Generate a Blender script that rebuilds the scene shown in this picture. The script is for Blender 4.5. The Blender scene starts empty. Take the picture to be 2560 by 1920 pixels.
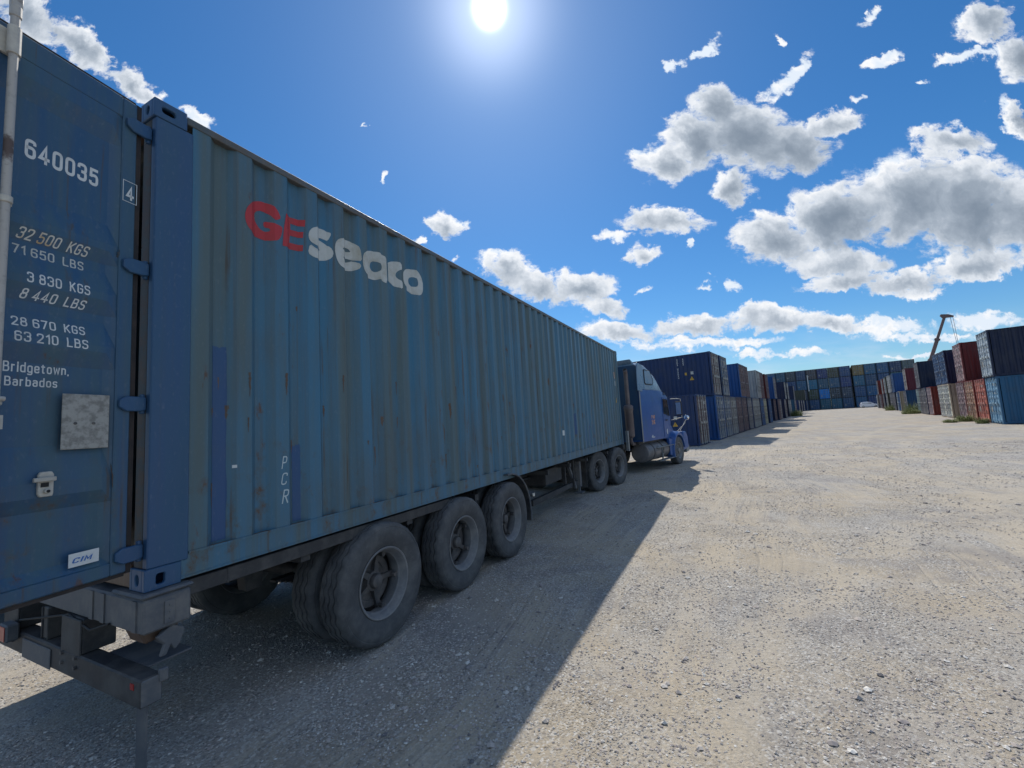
import bpy, math, random
from math import sin, cos, pi, radians, tan, sqrt
from mathutils import Vector, Matrix, noise
random.seed(7)
SC = bpy.context.scene
COL = SC.collection
R = random.random
# ------------------------------------------------------------------ camera
CAMP = Vector((-1.235, -2.900, 1.835))
YAW, PITCH, ROLL, FPX = 0.458836, 0.0954904, -0.0596574, 1067.167
fw = Vector((cos(YAW)*cos(PITCH), sin(YAW)*cos(PITCH), sin(PITCH)))
rt = Vector((sin(YAW), -cos(YAW), 0)); up = rt.cross(fw)
cr, sr = cos(ROLL), sin(ROLL)
rt2 = rt*cr+up*sr; up2 = rt*(-sr)+up*cr
cd = bpy.data.cameras.new('camera'); cam = bpy.data.objects.new('camera', cd); COL.objects.link(cam)
cd.sensor_width = 36; cd.lens = FPX/2560*36; cd.clip_end = 5000; cd.clip_start = .05
mw = Matrix((rt2, up2, -fw)).transposed().to_4x4(); mw.translation = CAMP
cam.matrix_world = mw; SC.camera = cam
# ------------------------------------------------------------------ light and sky
SUN_AZ, SUN_EL = 0.459737, 0.817584
SUNV = Vector((cos(SUN_EL)*cos(SUN_AZ), cos(SUN_EL)*sin(SUN_AZ), sin(SUN_EL)))
sl = bpy.data.lights.new('sun', 'SUN'); sl.energy = 4.0; sl.angle = radians(.53); sl.color = (1, .935, .83)
so = bpy.data.objects.new('sun', sl); COL.objects.link(so)
so.rotation_euler = SUNV.to_track_quat('Z', 'Y').to_euler(); so.location = (0, 0, 60)
SC.view_settings.view_transform = 'Standard'; SC.view_settings.look = 'None'
SC.view_settings.exposure = 0.12; SC.view_settings.gamma = 1
SC.cycles.max_bounces = 6

class NT:
    """tiny helper for writing node trees"""
    def __init__(s, nt): s.nt = nt; s.n = nt.nodes; s.l = nt.links
    def put(s, sock, v):
        if isinstance(v, bpy.types.NodeSocket): s.l.new(v, sock)
        elif v is not None: sock.default_value = v
    def node(s, t, **kw):
        n = s.n.new(t)
        for k, v in kw.items(): setattr(n, k, v)
        return n
    def m(s, op, a, b=None, c=None, clamp=False):
        n = s.node('ShaderNodeMath', operation=op, use_clamp=clamp)
        s.put(n.inputs[0], a); s.put(n.inputs[1], b); s.put(n.inputs[2], c); return n.outputs[0]
    def vm(s, op, a, b=None):
        n = s.node('ShaderNodeVectorMath', operation=op); s.put(n.inputs[0], a); s.put(n.inputs[1], b)
        return n.outputs['Value'] if op in ('DOT_PRODUCT', 'LENGTH') else n.outputs[0]
    def mr(s, v, a, b, c=0., d=1., t='SMOOTHSTEP'):
        n = s.node('ShaderNodeMapRange', interpolation_type=t)
        for i, q in enumerate((v, a, b, c, d)): s.put(n.inputs[i], q)
        return n.outputs[0]
    def noise(s, v, sc, det=4, ro=.5, dist=0):
        n = s.node('ShaderNodeTexNoise'); s.put(n.inputs['Vector'], v)
        n.inputs['Scale'].default_value = sc; n.inputs['Detail'].default_value = det
        n.inputs['Roughness'].default_value = ro; n.inputs['Distortion'].default_value = dist
        return n.outputs['Fac']
    def mix(s, f, a, b, bt='MIX'):
        n = s.node('ShaderNodeMix', data_type='RGBA', blend_type=bt)
        s.put(n.inputs[0], f); s.put(n.inputs[6], c4(a)); s.put(n.inputs[7], c4(b)); return n.outputs[2]
    def comb(s, x, y, z=0.):
        n = s.node('ShaderNodeCombineXYZ')
        for i, q in enumerate((x, y, z)): s.put(n.inputs[i], q)
        return n.outputs[0]
    def scale(s, v, k):
        n = s.node('ShaderNodeMapping'); s.put(n.inputs[0], v); n.inputs['Scale'].default_value = k; return n.outputs[0]
def c4(c): return (*c, 1) if isinstance(c, tuple) and len(c) == 3 else c

W = bpy.data.worlds.new('World'); SC.world = W; W.use_nodes = True
w = NT(W.node_tree); w.n.clear()
BLOBS = [(-1.192,1.13,.124,.066,-41),(-1.044,1.023,.154,.059,-43),(-.911,.912,.088,.047,-39),(-.745,.813,.061,.026,-34),(.403,.63,.086,.066,-4),(.477,.68,.097,.085,-25),(.604,.684,.149,.109,-4),(.70,.64,.15,.085,-4),(.835,.69,.09,.042,12),(.736,.825,.111,.026,35),(.572,.547,.068,.045,-4),(.449,.875,.035,.025,-4),(.536,.92,.074,.021,33),(.566,.761,.08,.062,-36),(.642,.418,.106,.075,-4),(.80,.455,.165,.10,14),(.975,.495,.185,.125,12),(1.123,.471,.168,.164,-4),(1.251,.427,.123,.128,-4),(1.114,.627,.125,.049,-4),(.791,.351,.166,.046,-4),(.818,.303,.134,.032,2),(.961,.289,.145,.036,2),(1.121,.319,.157,.045,5),(1.0,.258,.066,.02,-4),(.4,.474,.129,.038,-4),(.356,.483,.051,.041,-4),(.325,.397,.047,.03,-4),(.45,.409,.018,.019,-4),(.273,.447,.067,.014,-4),(-.001,.377,.081,.048,-4),(.074,.332,.089,.051,-19),(.174,.32,.111,.051,-4),(.226,.271,.077,.036,-3),(-.136,.502,.054,.04,-4),(-.273,.642,.011,.022,-4),(-.198,.456,.016,.012,-4),(-.333,.771,.007,.012,-4),(-.117,.407,.016,.009,-4),(.55,.295,.029,.02,-4),(.456,.297,.027,.009,7),(.486,.318,.018,.007,-4),(.335,.31,.022,.011,17),(1.246,.944,.098,.056,17),(1.313,.851,.07,.076,-4),(.993,.865,.06,.022,17),(.968,.976,.045,.017,42),(1.283,.678,.036,.082,17),(1.185,.859,.095,.02,7),(.914,.757,.029,.015,-4),(.749,.925,.015,.024,28),(1.07,.791,.026,.009,7),(.254,.207,.121,.033,-3),(.441,.204,.132,.031,-3),(.64,.21,.153,.038,-3),(.759,.194,.098,.031,-3),(.879,.181,.153,.027,-3),(1.132,.182,.098,.027,-3),(.93,.155,.131,.016,-3),(.651,.122,.196,.014,-3),(.437,.163,.24,.018,-3),(.966,.103,.108,.009,-3),(1.05,.153,.131,.011,-3)]
def world():
    out = w.node('ShaderNodeOutputWorld'); bg = w.node('ShaderNodeBackground'); w.l.new(bg.outputs[0], out.inputs[0])
    sky = w.node('ShaderNodeTexSky', sky_type='NISHITA', sun_disc=False)
    sky.sun_elevation = SUN_EL; sky.sun_rotation = pi/2-SUN_AZ; sky.air_density = 1.1; sky.dust_density = .15; sky.ozone_density = 2.6
    d = w.node('ShaderNodeTexCoord').outputs['Generated']
    F0 = (cos(.458836), sin(.458836), 0); R0 = (sin(.458836), -cos(.458836), 0)
    dF = w.vm('DOT_PRODUCT', d, F0); dR = w.vm('DOT_PRODUCT', d, R0); dz = w.vm('DOT_PRODUCT', d, (0, 0, 1))
    dFc = w.m('MAXIMUM', dF, .08)
    X = w.m('DIVIDE', dR, dFc); Y = w.m('DIVIDE', dz, dFc)
    P = w.comb(X, Y)
    nz = w.node('ShaderNodeTexNoise'); w.l.new(P, nz.inputs['Vector']); nz.inputs['Scale'].default_value = 6; nz.inputs['Detail'].default_value = 5; nz.inputs['Roughness'].default_value = .6
    off = w.vm('MULTIPLY', w.vm('SUBTRACT', nz.outputs['Color'], (.5, .5, .5)), (.13, .085, 0))
    nz2 = w.node('ShaderNodeTexNoise'); w.l.new(P, nz2.inputs['Vector']); nz2.inputs['Scale'].default_value = 22; nz2.inputs['Detail'].default_value = 6; nz2.inputs['Roughness'].default_value = .65
    off2 = w.vm('MULTIPLY', w.vm('SUBTRACT', nz2.outputs['Color'], (.5, .5, .5)), (.075, .06, 0))
    PW = w.vm('ADD', w.vm('ADD', P, off), off2)
    T = 0.; S = 0.
    def later(acc):                      # keeps the shader's working set small: the next blobs wait for the ones before
        e_ = w.m('MULTIPLY', acc, 1e-6); return w.vm('ADD', PW, w.comb(e_, e_))
    def blob(x, y, a, b, r, k, acc, top=1., src=None, sm=.05):
        mp = w.node('ShaderNodeMapping', vector_type='TEXTURE'); w.l.new(src or PW, mp.inputs[0])
        mp.inputs['Location'].default_value = (x, y, 0); mp.inputs['Rotation'].default_value = (0, 0, radians(r)); mp.inputs['Scale'].default_value = (a, b, 1)
        return w.m('SMOOTH_MAX', acc, w.m('MULTIPLY_ADD', w.vm('LENGTH', mp.outputs[0]), -k, k*top), sm)
    src = None
    for i, (x, y, a, b, r) in enumerate(BLOBS):
        if i % 20 == 19: src = later(T)
        T = blob(x, y, a*1.04, b*1.06, r, min(1., .34+b*16), T, 1., src)
    src = later(T)
    for x, y, a, b, r in BLOBS:          # denser, shaded side away from the sun
        if b > .027:
            sx, sy = x, y-1.06; q_ = sqrt(sx*sx+sy*sy); sh = .26*b
            S = blob(x+sx/q_*sh, y+sy/q_*sh, a, b, r, min(1., .30+b*8.5), S, 1.04, src, .35)
    n1 = w.noise(w.vm('ADD', w.scale(P, (1, 1.5, 1)), off), 15, 10, .66)
    billow = w.noise(w.vm('ADD', P, off), 28, 5, .55)
    D = w.m('ADD', w.m('MULTIPLY', T, 1.6), w.m('MULTIPLY', w.m('SUBTRACT', n1, .5), 2.8))
    D = w.m('ADD', D, w.m('MULTIPLY', w.m('SUBTRACT', billow, .5), .5))
    alpha = w.mr(D, .06, .66)
    alpha = w.m('MULTIPLY', alpha, w.mr(T, 0., .22))
    # clouds of the other half of the sky, unseen, brightened to fill the shaded sides
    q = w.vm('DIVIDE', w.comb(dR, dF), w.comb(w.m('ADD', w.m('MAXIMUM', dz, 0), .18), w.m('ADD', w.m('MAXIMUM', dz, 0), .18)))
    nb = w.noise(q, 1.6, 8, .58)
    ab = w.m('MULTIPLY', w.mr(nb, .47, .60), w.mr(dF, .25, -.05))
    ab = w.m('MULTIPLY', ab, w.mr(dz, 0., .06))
    # thin veil low over the horizon
    veil = w.m('MULTIPLY', w.mr(Y, .24, .02), w.mr(w.noise(w.scale(P, (1, 5, 1)), 4, 6, .6), .38, .68))
    veil = w.m('MULTIPLY', veil, .55)
    core = w.m('ADD', w.m('MULTIPLY', S, 1.6), w.m('MULTIPLY', w.m('SUBTRACT', billow, .5), .85))
    core = w.m('ADD', core, w.m('MULTIPLY', w.m('SUBTRACT', w.noise(w.vm('ADD', P, w.vm('MULTIPLY', off, (2., 2., 0))), 6, 4, .55), .5), 1.3))
    core = w.m('ADD', core, w.m('MULTIPLY', w.m('SUBTRACT', n1, .5), .3))
    core = w.m('TANH', w.m('MULTIPLY', core, .95))
    c = w.node('ShaderNodeValToRGB'); w.l.new(core, c.inputs[0])
    e = c.color_ramp.elements
    e[0].position = .0; e[0].color = (.72, .80, .90, 1); e[1].position = 1.0; e[1].color = (.15, .20, .27, 1)
    for p_, k_ in ((.14, (.90, .91, .93, 1)), (.42, (.66, .71, .78, 1)), (.74, (.35, .41, .49, 1))):
        z = e.new(p_); z.color = k_
    skyc = w.vm('MULTIPLY', sky.outputs[0], (.060, .078, .095))
    hs = w.node('ShaderNodeHueSaturation'); w.l.new(skyc, hs.inputs['Color']); hs.inputs['Saturation'].default_value = 1.15
    base = hs.outputs[0]
    col = w.mix(veil, base, (.62, .72, .85))
    col = w.mix(alpha, col, c.outputs[0])
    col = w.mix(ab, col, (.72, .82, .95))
    # bright aureole round the sun
    ca = w.m('MAXIMUM', w.vm('DOT_PRODUCT', d, tuple(SUNV)), 0)
    g = w.m('MULTIPLY', w.m('POWER', ca, 9000.), 20.)
    g = w.m('ADD', g, w.m('MULTIPLY', w.m('POWER', ca, 260.), .5))
    g = w.m('ADD', g, w.m('MULTIPLY', w.m('POWER', ca, 16.), .06))
    col = w.vm('ADD', col, w.vm('MULTIPLY', w.comb(g, g, g), (.95, .97, 1.)))
    # ground half
    col = w.mix(w.mr(dz, -.02, 0., 1., 0.), col, (.25, .24, .22))
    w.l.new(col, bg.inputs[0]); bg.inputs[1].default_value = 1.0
world()

# ------------------------------------------------------------------ helpers
class MB:
    def __init__(s): s.v = []; s.f = []
    def add(s, vs, fs):
        o = len(s.v); s.v += [tuple(q) for q in vs]; s.f += [tuple(i+o for i in f) for f in fs]; return s
    def box(s, x0, x1, y0, y1, z0, z1, M=None):
        vs = [Vector((x, y, z)) for z in (z0, z1) for y in (y0, y1) for x in (x0, x1)]
        if M is not None: vs = [M @ q for q in vs]
        return s.add(vs, [(0,2,3,1), (4,5,7,6), (0,1,5,4), (2,6,7,3), (0,4,6,2), (1,3,7,5)])
    def tube(s, p0, p1, r, n=12, r1=None, caps=True):
        p0, p1 = Vector(p0), Vector(p1); r1 = r if r1 is None else r1
        ax = (p1-p0).normalized(); a = ax.orthogonal().normalized(); b = ax.cross(a)
        vs = []
        for p, q in ((p0, r), (p1, r1)):
            vs += [p+(a*cos(2*pi*i/n)+b*sin(2*pi*i/n))*q for i in range(n)]
        fs = [(i, (i+1) % n, n+(i+1) % n, n+i) for i in range(n)]
        if caps: fs += [tuple(range(n))[::-1], tuple(range(n, 2*n))]
        return s.add(vs, fs)
    def path(s, pts, r, n=10):
        pts = [Vector(p) for p in pts]
        rings = []; a = None
        for i, p in enumerate(pts):
            t = (pts[min(i+1, len(pts)-1)]-pts[max(i-1, 0)]).normalized()
            if a is None: a = t.orthogonal().normalized()
            a = (a-t*a.dot(t)).normalized(); b = t.cross(a)
            rr = r[i] if isinstance(r, (list, tuple)) else r
            rings.append([p+(a*cos(2*pi*k/n)+b*sin(2*pi*k/n))*rr for k in range(n)])
        return s.loft(rings)
    def loft(s, rings, caps=True):
        n = len(rings[0]); vs = [q for r in rings for q in r]; fs = []
        for i in range(len(rings)-1):
            for k in range(n):
                fs.append((i*n+k, i*n+(k+1) % n, (i+1)*n+(k+1) % n, (i+1)*n+k))
        if caps: fs += [tuple(range(n))[::-1], tuple(range((len(rings)-1)*n, len(rings)*n))]
        return s.add(vs, fs)
    def lathe(s, prof, n=32, M=None, close=False):
        """profile [(r, h)] round the local Y axis"""
        vs = []
        for i in range(n):
            a = 2*pi*i/n
            for r, h in prof: vs.append(Vector((r*cos(a), h, r*sin(a))))
        if M is not None: vs = [M @ q for q in vs]
        k = len(prof); fs = []
        for i in range(n):
            j = (i+1) % n
            for q in range(k if close else k-1):
                fs.append((i*k+q, i*k+(q+1) % k, j*k+(q+1) % k, j*k+q))
        return s.add(vs, fs)
    def prism(s, poly, y0, y1, f=None):
        """poly in x, z pushed from y0 to y1"""
        f = f or (lambda x, y, z: (x, y, z)); n = len(poly)
        vs = [f(x, y0, z) for x, z in poly]+[f(x, y1, z) for x, z in poly]
        fs = [(i, (i+1) % n, n+(i+1) % n, n+i) for i in range(n)]+[tuple(range(n))[::-1], tuple(range(n, 2*n))]
        return s.add(vs, fs)
    def mesh(s, name):
        me = bpy.data.meshes.new(name); me.from_pydata(s.v, [], s.f); me.validate()
        import bmesh
        bm = bmesh.new(); bm.from_mesh(me); bmesh.ops.recalc_face_normals(bm, faces=bm.faces); bm.to_mesh(me); bm.free()
        return me
    def build(s, name, mat, parent=None, smooth=None, bevel=0, solid=0, color=None):
        return link(name, s.mesh(name), mat, parent, smooth, bevel, solid, color)
def link(name, me, mat, parent=None, smooth=None, bevel=0, solid=0, color=None, mat_set=True):
    if mat_set and mat is not None and not me.materials: me.materials.append(mat)
    if smooth is not None and len(me.polygons):
        me.shade_smooth() if hasattr(me, 'shade_smooth') else None
        me.set_sharp_from_angle(angle=radians(smooth))
    o = bpy.data.objects.new(name, me); COL.objects.link(o)
    if parent: o.parent = parent
    if color: o.color = (*color, 1)
    if bevel:
        b = o.modifiers.new('bevel', 'BEVEL'); b.width = bevel; b.segments = 2 if bevel > .02 else 1; b.limit_method = 'ANGLE'; b.angle_limit = radians(40)
    if solid:
        q = o.modifiers.new('solid', 'SOLIDIFY'); q.thickness = solid; q.offset = 0
    return o
def tag(o, label=None, cat=None, group=None, kind=None):
    for k, v in (('label', label), ('category', cat), ('group', group), ('kind', kind)):
        if v: o[k] = v
    return o
def thing(name, label, cat, loc=(0, 0, 0), rz=0, group=None):
    o = bpy.data.objects.new(name, None); COL.objects.link(o); o.location = loc; o.rotation_euler = (0, 0, rz)
    o.empty_display_size = .3
    return tag(o, label, cat, group)
def empty(name, parent, loc=(0, 0, 0), rz=0):
    o = bpy.data.objects.new(name, None); COL.objects.link(o); o.parent = parent; o.location = loc; o.rotation_euler = (0, 0, rz); return o
def copy_tree(o, parent=None):
    c = o.copy(); COL.objects.link(c); c.parent = parent
    for ch in [q for q in o.children]: copy_tree(ch, c)
    return c

# yard frame: u along the lane, v to its left, origin below the camera
YZ = radians(-10.4)
UV = Vector((cos(YZ), sin(YZ), 0)); VV = Vector((-sin(YZ), cos(YZ), 0)); CB = Vector((CAMP.x, CAMP.y, 0))
def zg(u):
    t = (u-27)/8
    sp = math.log1p(math.exp(t))*8 if t < 12 else (u-27)
    return .0078*min(sp, 200)
def yp(u, v, z=0): return CB+UV*u+VV*v+Vector((0, 0, zg(u)+z))
def to_uv(x, y):
    q = Vector((x, y, 0))-CB; return q.dot(UV), q.dot(VV)

# ------------------------------------------------------------------ materials
def mat(name, col=(.5, .5, .5), rough=.6, metal=0, fn=None, spec=.5):
    m = bpy.data.materials.new(name); m.use_nodes = True; t = NT(m.node_tree)
    b = m.node_tree.nodes['Principled BSDF']
    b.inputs['Base Color'].default_value = (*col, 1); b.inputs['Roughness'].default_value = rough; b.inputs['Metallic'].default_value = metal
    b.inputs['Specular IOR Level'].default_value = spec
    if fn: fn(t, b)
    return m
def obj_co(t): return t.node('ShaderNodeTexCoord').outputs['Object']
def bump(t, b, h, st=.3, dist=.01):
    n = t.node('ShaderNodeBump'); n.inputs['Strength'].default_value = st; n.inputs['Distance'].default_value = dist
    t.put(n.inputs['Height'], h); t.put(b.inputs['Normal'], n.outputs[0])
RUST = (.10, .045, .022)
def weathered(base, base2, dirt=(.17, .15, .13), rust=.5, objcol=False, streak=(9, 9, .5), dirtamt=.45, hrust=None):
    def fn(t, b):
        co = obj_co(t)
        if objcol:
            oi = t.node('ShaderNodeObjectInfo'); c0 = oi.outputs['Color']
            co2 = t.vm('ADD', co, t.vm('MULTIPLY', t.comb(oi.outputs['Random'], oi.outputs['Random'], oi.outputs['Random']), (37., 11., 5.)))
            c1 = t.mix(.16, c0, (.16, .16, .16))
        else:
            c0, c1, co2 = base, base2, co
        st = t.noise(t.scale(co2, streak), 1., 6, .6)
        c = t.mix(t.mr(st, .35, .68), c0, c1)
        pn = t.noise(co2, .9, 5, .6)
        c = t.mix(t.m('MULTIPLY', t.mr(pn, .42, .75), .35), c, dirt)
        st2 = t.noise(t.scale(co2, (streak[0]*3, streak[1]*3, .35)), 1., 4, .6)
        c = t.mix(t.m('MULTIPLY', t.mr(st2, .52, .8), dirtamt), c, dirt)
        fine = t.noise(t.scale(co2, (60, 60, 25)), 1., 3, .6)
        c = t.mix(t.m('MULTIPLY', t.mr(fine, .55, .8), .05 if objcol else .14), c, (.3, .32, .33))
        rn = t.noise(t.scale(co2, (7, 7, 2.2)), 1., 7, .68)
        rm = t.mr(rn, .66-.05*rust, .72)
        if hrust is not None:
            z = t.node('ShaderNodeSeparateXYZ'); t.l.new(co, z.inputs[0])
            lo = t.mr(z.outputs[2], hrust+1.1, hrust+.1)
            rn2 = t.noise(t.scale(co, (7, 7, 5)), 1., 8, .7)
            smear = t.m('MULTIPLY', t.mr(rn2, .53, .68), lo)
            c = t.mix(t.m('MULTIPLY', smear, .75), c, (.085, .075, .062))
            runs = t.m('MULTIPLY', t.mr(t.noise(t.scale(co, (26, 26, .7)), 1., 5, .65), .56, .68), t.mr(t.noise(t.scale(co, (2.5, 2.5, 1.2)), 1., 4, .6), .45, .6))
            c = t.mix(t.m('MULTIPLY', runs, .8), c, (.075, .058, .045))
            pt = t.m('MULTIPLY', t.mr(rn2, .63, .70), lo)
            rm = t.m('MAXIMUM', rm, pt)
        rm = t.m('MULTIPLY', rm, min(1., rust+.3))
        c = t.mix(rm, c, RUST)
        t.put(b.inputs['Base Color'], c)
        t.put(b.inputs['Roughness'], t.mr(st, .3, .8, .42, .7))
        dent = t.noise(t.scale(co, (1.6, 1.6, 1.1)), 1., 4, .55)
        bump(t, b, t.m('ADD', t.m('MULTIPLY', fine, .10), t.m('MULTIPLY', dent, 7.)), .5, .004)
        if objcol: b.inputs['Specular IOR Level'].default_value = .22
    return fn
M = {}
M['side'] = mat('truck_container_paint', fn=weathered((.04, .15, .25), (.085, .13, .14), rust=.6, dirtamt=.8, hrust=.1, dirt=(.085, .09, .085), streak=(6, 6, .3)))
M['post'] = mat('repainted_post', fn=weathered((.022, .075, .175), (.028, .088, .17), rust=.25, dirtamt=.3, dirt=(.05, .075, .10)))
M['patch'] = mat('touch_up_paint', fn=weathered((.022, .075, .20), (.028, .085, .20), rust=.0, dirtamt=.1, dirt=(.06, .09, .14)))
M['door'] = mat('door_paint', fn=weathered((.022, .078, .17), (.045, .105, .15), rust=.5, dirtamt=.45, dirt=(.08, .10, .12), hrust=.1))
M['toprail'] = mat('rail_paint', fn=weathered((.07, .09, .10), (.10, .085, .07), rust=.9, dirtamt=.5))
M['rustband'] = mat('rusty_rail', fn=weathered((.07, .04, .025), (.12, .07, .045), rust=.8))
M['cont'] = mat('stacked_container_paint', fn=weathered(None, None, rust=.12, objcol=True, dirtamt=.12, dirt=(.07, .07, .075)))
M['doorleaf'] = mat('stacked_container_door_paint', fn=weathered(None, None, rust=.3, objcol=True, dirtamt=.18, dirt=(.13, .12, .115), streak=(14, 14, 1.2)))
def dusty(base, dust, lo=.4, hi=.7, sc=6, rough=.7, bs=.1):
    def fn(t, b):
        co = obj_co(t); n = t.noise(co, sc, 6, .65); c = t.mix(t.mr(n, lo, hi), base, dust)
        n2 = t.noise(co, sc*9, 4, .6); c = t.mix(t.m('MULTIPLY', t.mr(n2, .5, .75), .3), c, dust)
        t.put(b.inputs['Base Color'], c); t.put(b.inputs['Roughness'], t.mr(n, .3, .7, rough-.12, rough+.1)); bump(t, b, n2, bs, .003)
    return fn
M['chassis'] = mat('dusty_chassis', fn=dusty((.03, .031, .035), (.085, .083, .08)))
M['bolster'] = mat('dusty_grey_steel', fn=dusty((.085, .095, .11), (.17, .165, .16)))
M['tyre'] = mat('tyre_rubber', fn=dusty((.055, .058, .063), (.135, .135, .135), .35, .75, sc=4, rough=.85, bs=.25))
M['rim'] = mat('dusty_rim', fn=dusty((.15, .155, .165), (.24, .235, .23), rough=.55))
M['hub'] = mat('cast_hub', fn=dusty((.06, .06, .063), (.13, .12, .115), rough=.6))
M['black'] = mat('black_rubber', (.012, .012, .013), .7)
M['gasket'] = mat('door_gasket', fn=dusty((.018, .016, .018), (.06, .045, .04), sc=4, rough=.75))
M['galv'] = mat('galvanised_rod', fn=dusty((.40, .38, .34), (.58, .55, .48), sc=7, rough=.5))
M['galvdirty'] = mat('galvanised_rod_worn', fn=dusty((.42, .40, .37), (.10, .07, .06), .56, .66, sc=4, rough=.5))
M['rodsfar'] = mat('far_lock_rods', fn=dusty((.14, .19, .26), (.26, .29, .33), sc=3, rough=.5))
def rodfn(t, b):
    c = t.node('ShaderNodeObjectInfo').outputs['Color']
    t.put(b.inputs['Base Color'], t.mix(t.m('MULTIPLY', t.mr(t.noise(obj_co(t), 3, 5, .6), .45, .6), .6), c, (.10, .09, .09)))
M['rods'] = mat('stack_lock_rods', rough=.45, fn=rodfn)
M['white'] = mat('white_lettering', fn=dusty((.62, .64, .64), (.40, .41, .40), .5, .75, sc=5, rough=.6))
M['offwhite'] = mat('worn_lettering', fn=dusty((.50, .52, .50), (.36, .35, .29), .45, .7, sc=3.5, rough=.6))
M['oldwhite'] = mat('rust_stained_lettering', fn=dusty((.58, .58, .54), (.42, .30, .16), .5, .65, sc=9, rough=.6))
M['red'] = mat('red_lettering', fn=dusty((.44, .028, .035), (.36, .05, .055), sc=4, rough=.6))
M['yellow'] = mat('yellow_sticker', (.55, .33, .05), .6)
M['plate'] = mat('grey_plate', fn=dusty((.34, .335, .31), (.20, .195, .18), .42, .62, sc=22, rough=.7))
M['stickerblue'] = mat('sticker_blue', (.03, .14, .42), .5)
M['chalk'] = mat('chalk', (.48, .56, .58), .9)
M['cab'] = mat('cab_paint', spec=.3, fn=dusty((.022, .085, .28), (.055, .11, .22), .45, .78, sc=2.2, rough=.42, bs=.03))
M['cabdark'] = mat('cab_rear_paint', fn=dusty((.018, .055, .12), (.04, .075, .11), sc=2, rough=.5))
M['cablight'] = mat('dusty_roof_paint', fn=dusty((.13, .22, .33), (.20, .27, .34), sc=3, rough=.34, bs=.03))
M['trim'] = mat('grey_trim', fn=dusty((.17, .19, .20), (.26, .26, .25), rough=.55))
M['glass'] = mat('dark_glass', (.012, .018, .022), .06)
M['chrome'] = mat('chrome', (.75, .75, .75), .12, 1)
M['stack'] = mat('exhaust_heat_stained', fn=dusty((.10, .08, .085), (.17, .14, .13), sc=3, rough=.55))
M['tank'] = mat('fuel_tank', fn=dusty((.15, .145, .15), (.10, .095, .09), sc=4, rough=.5))
M['orange'] = mat('faded_orange', fn=dusty((.60, .24, .11), (.50, .42, .38), .45, .6, sc=11, rough=.7))
M['carwhite'] = mat('white_car_paint', (.72, .73, .74), .3)
M['lampred'] = mat('red_lens', (.35, .02, .015), .3)
M['lampamber'] = mat('amber_lens', (.6, .25, .05), .3)
M['lampclear'] = mat('clear_lens', (.7, .68, .6), .2)
M['crane'] = mat('crane_paint', fn=dusty((.15, .10, .095), (.11, .09, .09), sc=.6, rough=.6))
M['cranedark'] = mat('crane_dark', (.10, .075, .08), .6)
M['stain'] = mat('rust_stain_paint', fn=dusty((.050, .036, .032), (.05, .065, .075), .4, .6, sc=14, rough=.75))
M['wood'] = mat('floor_wood', fn=dusty((.14, .09, .05), (.20, .14, .09)))
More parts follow.
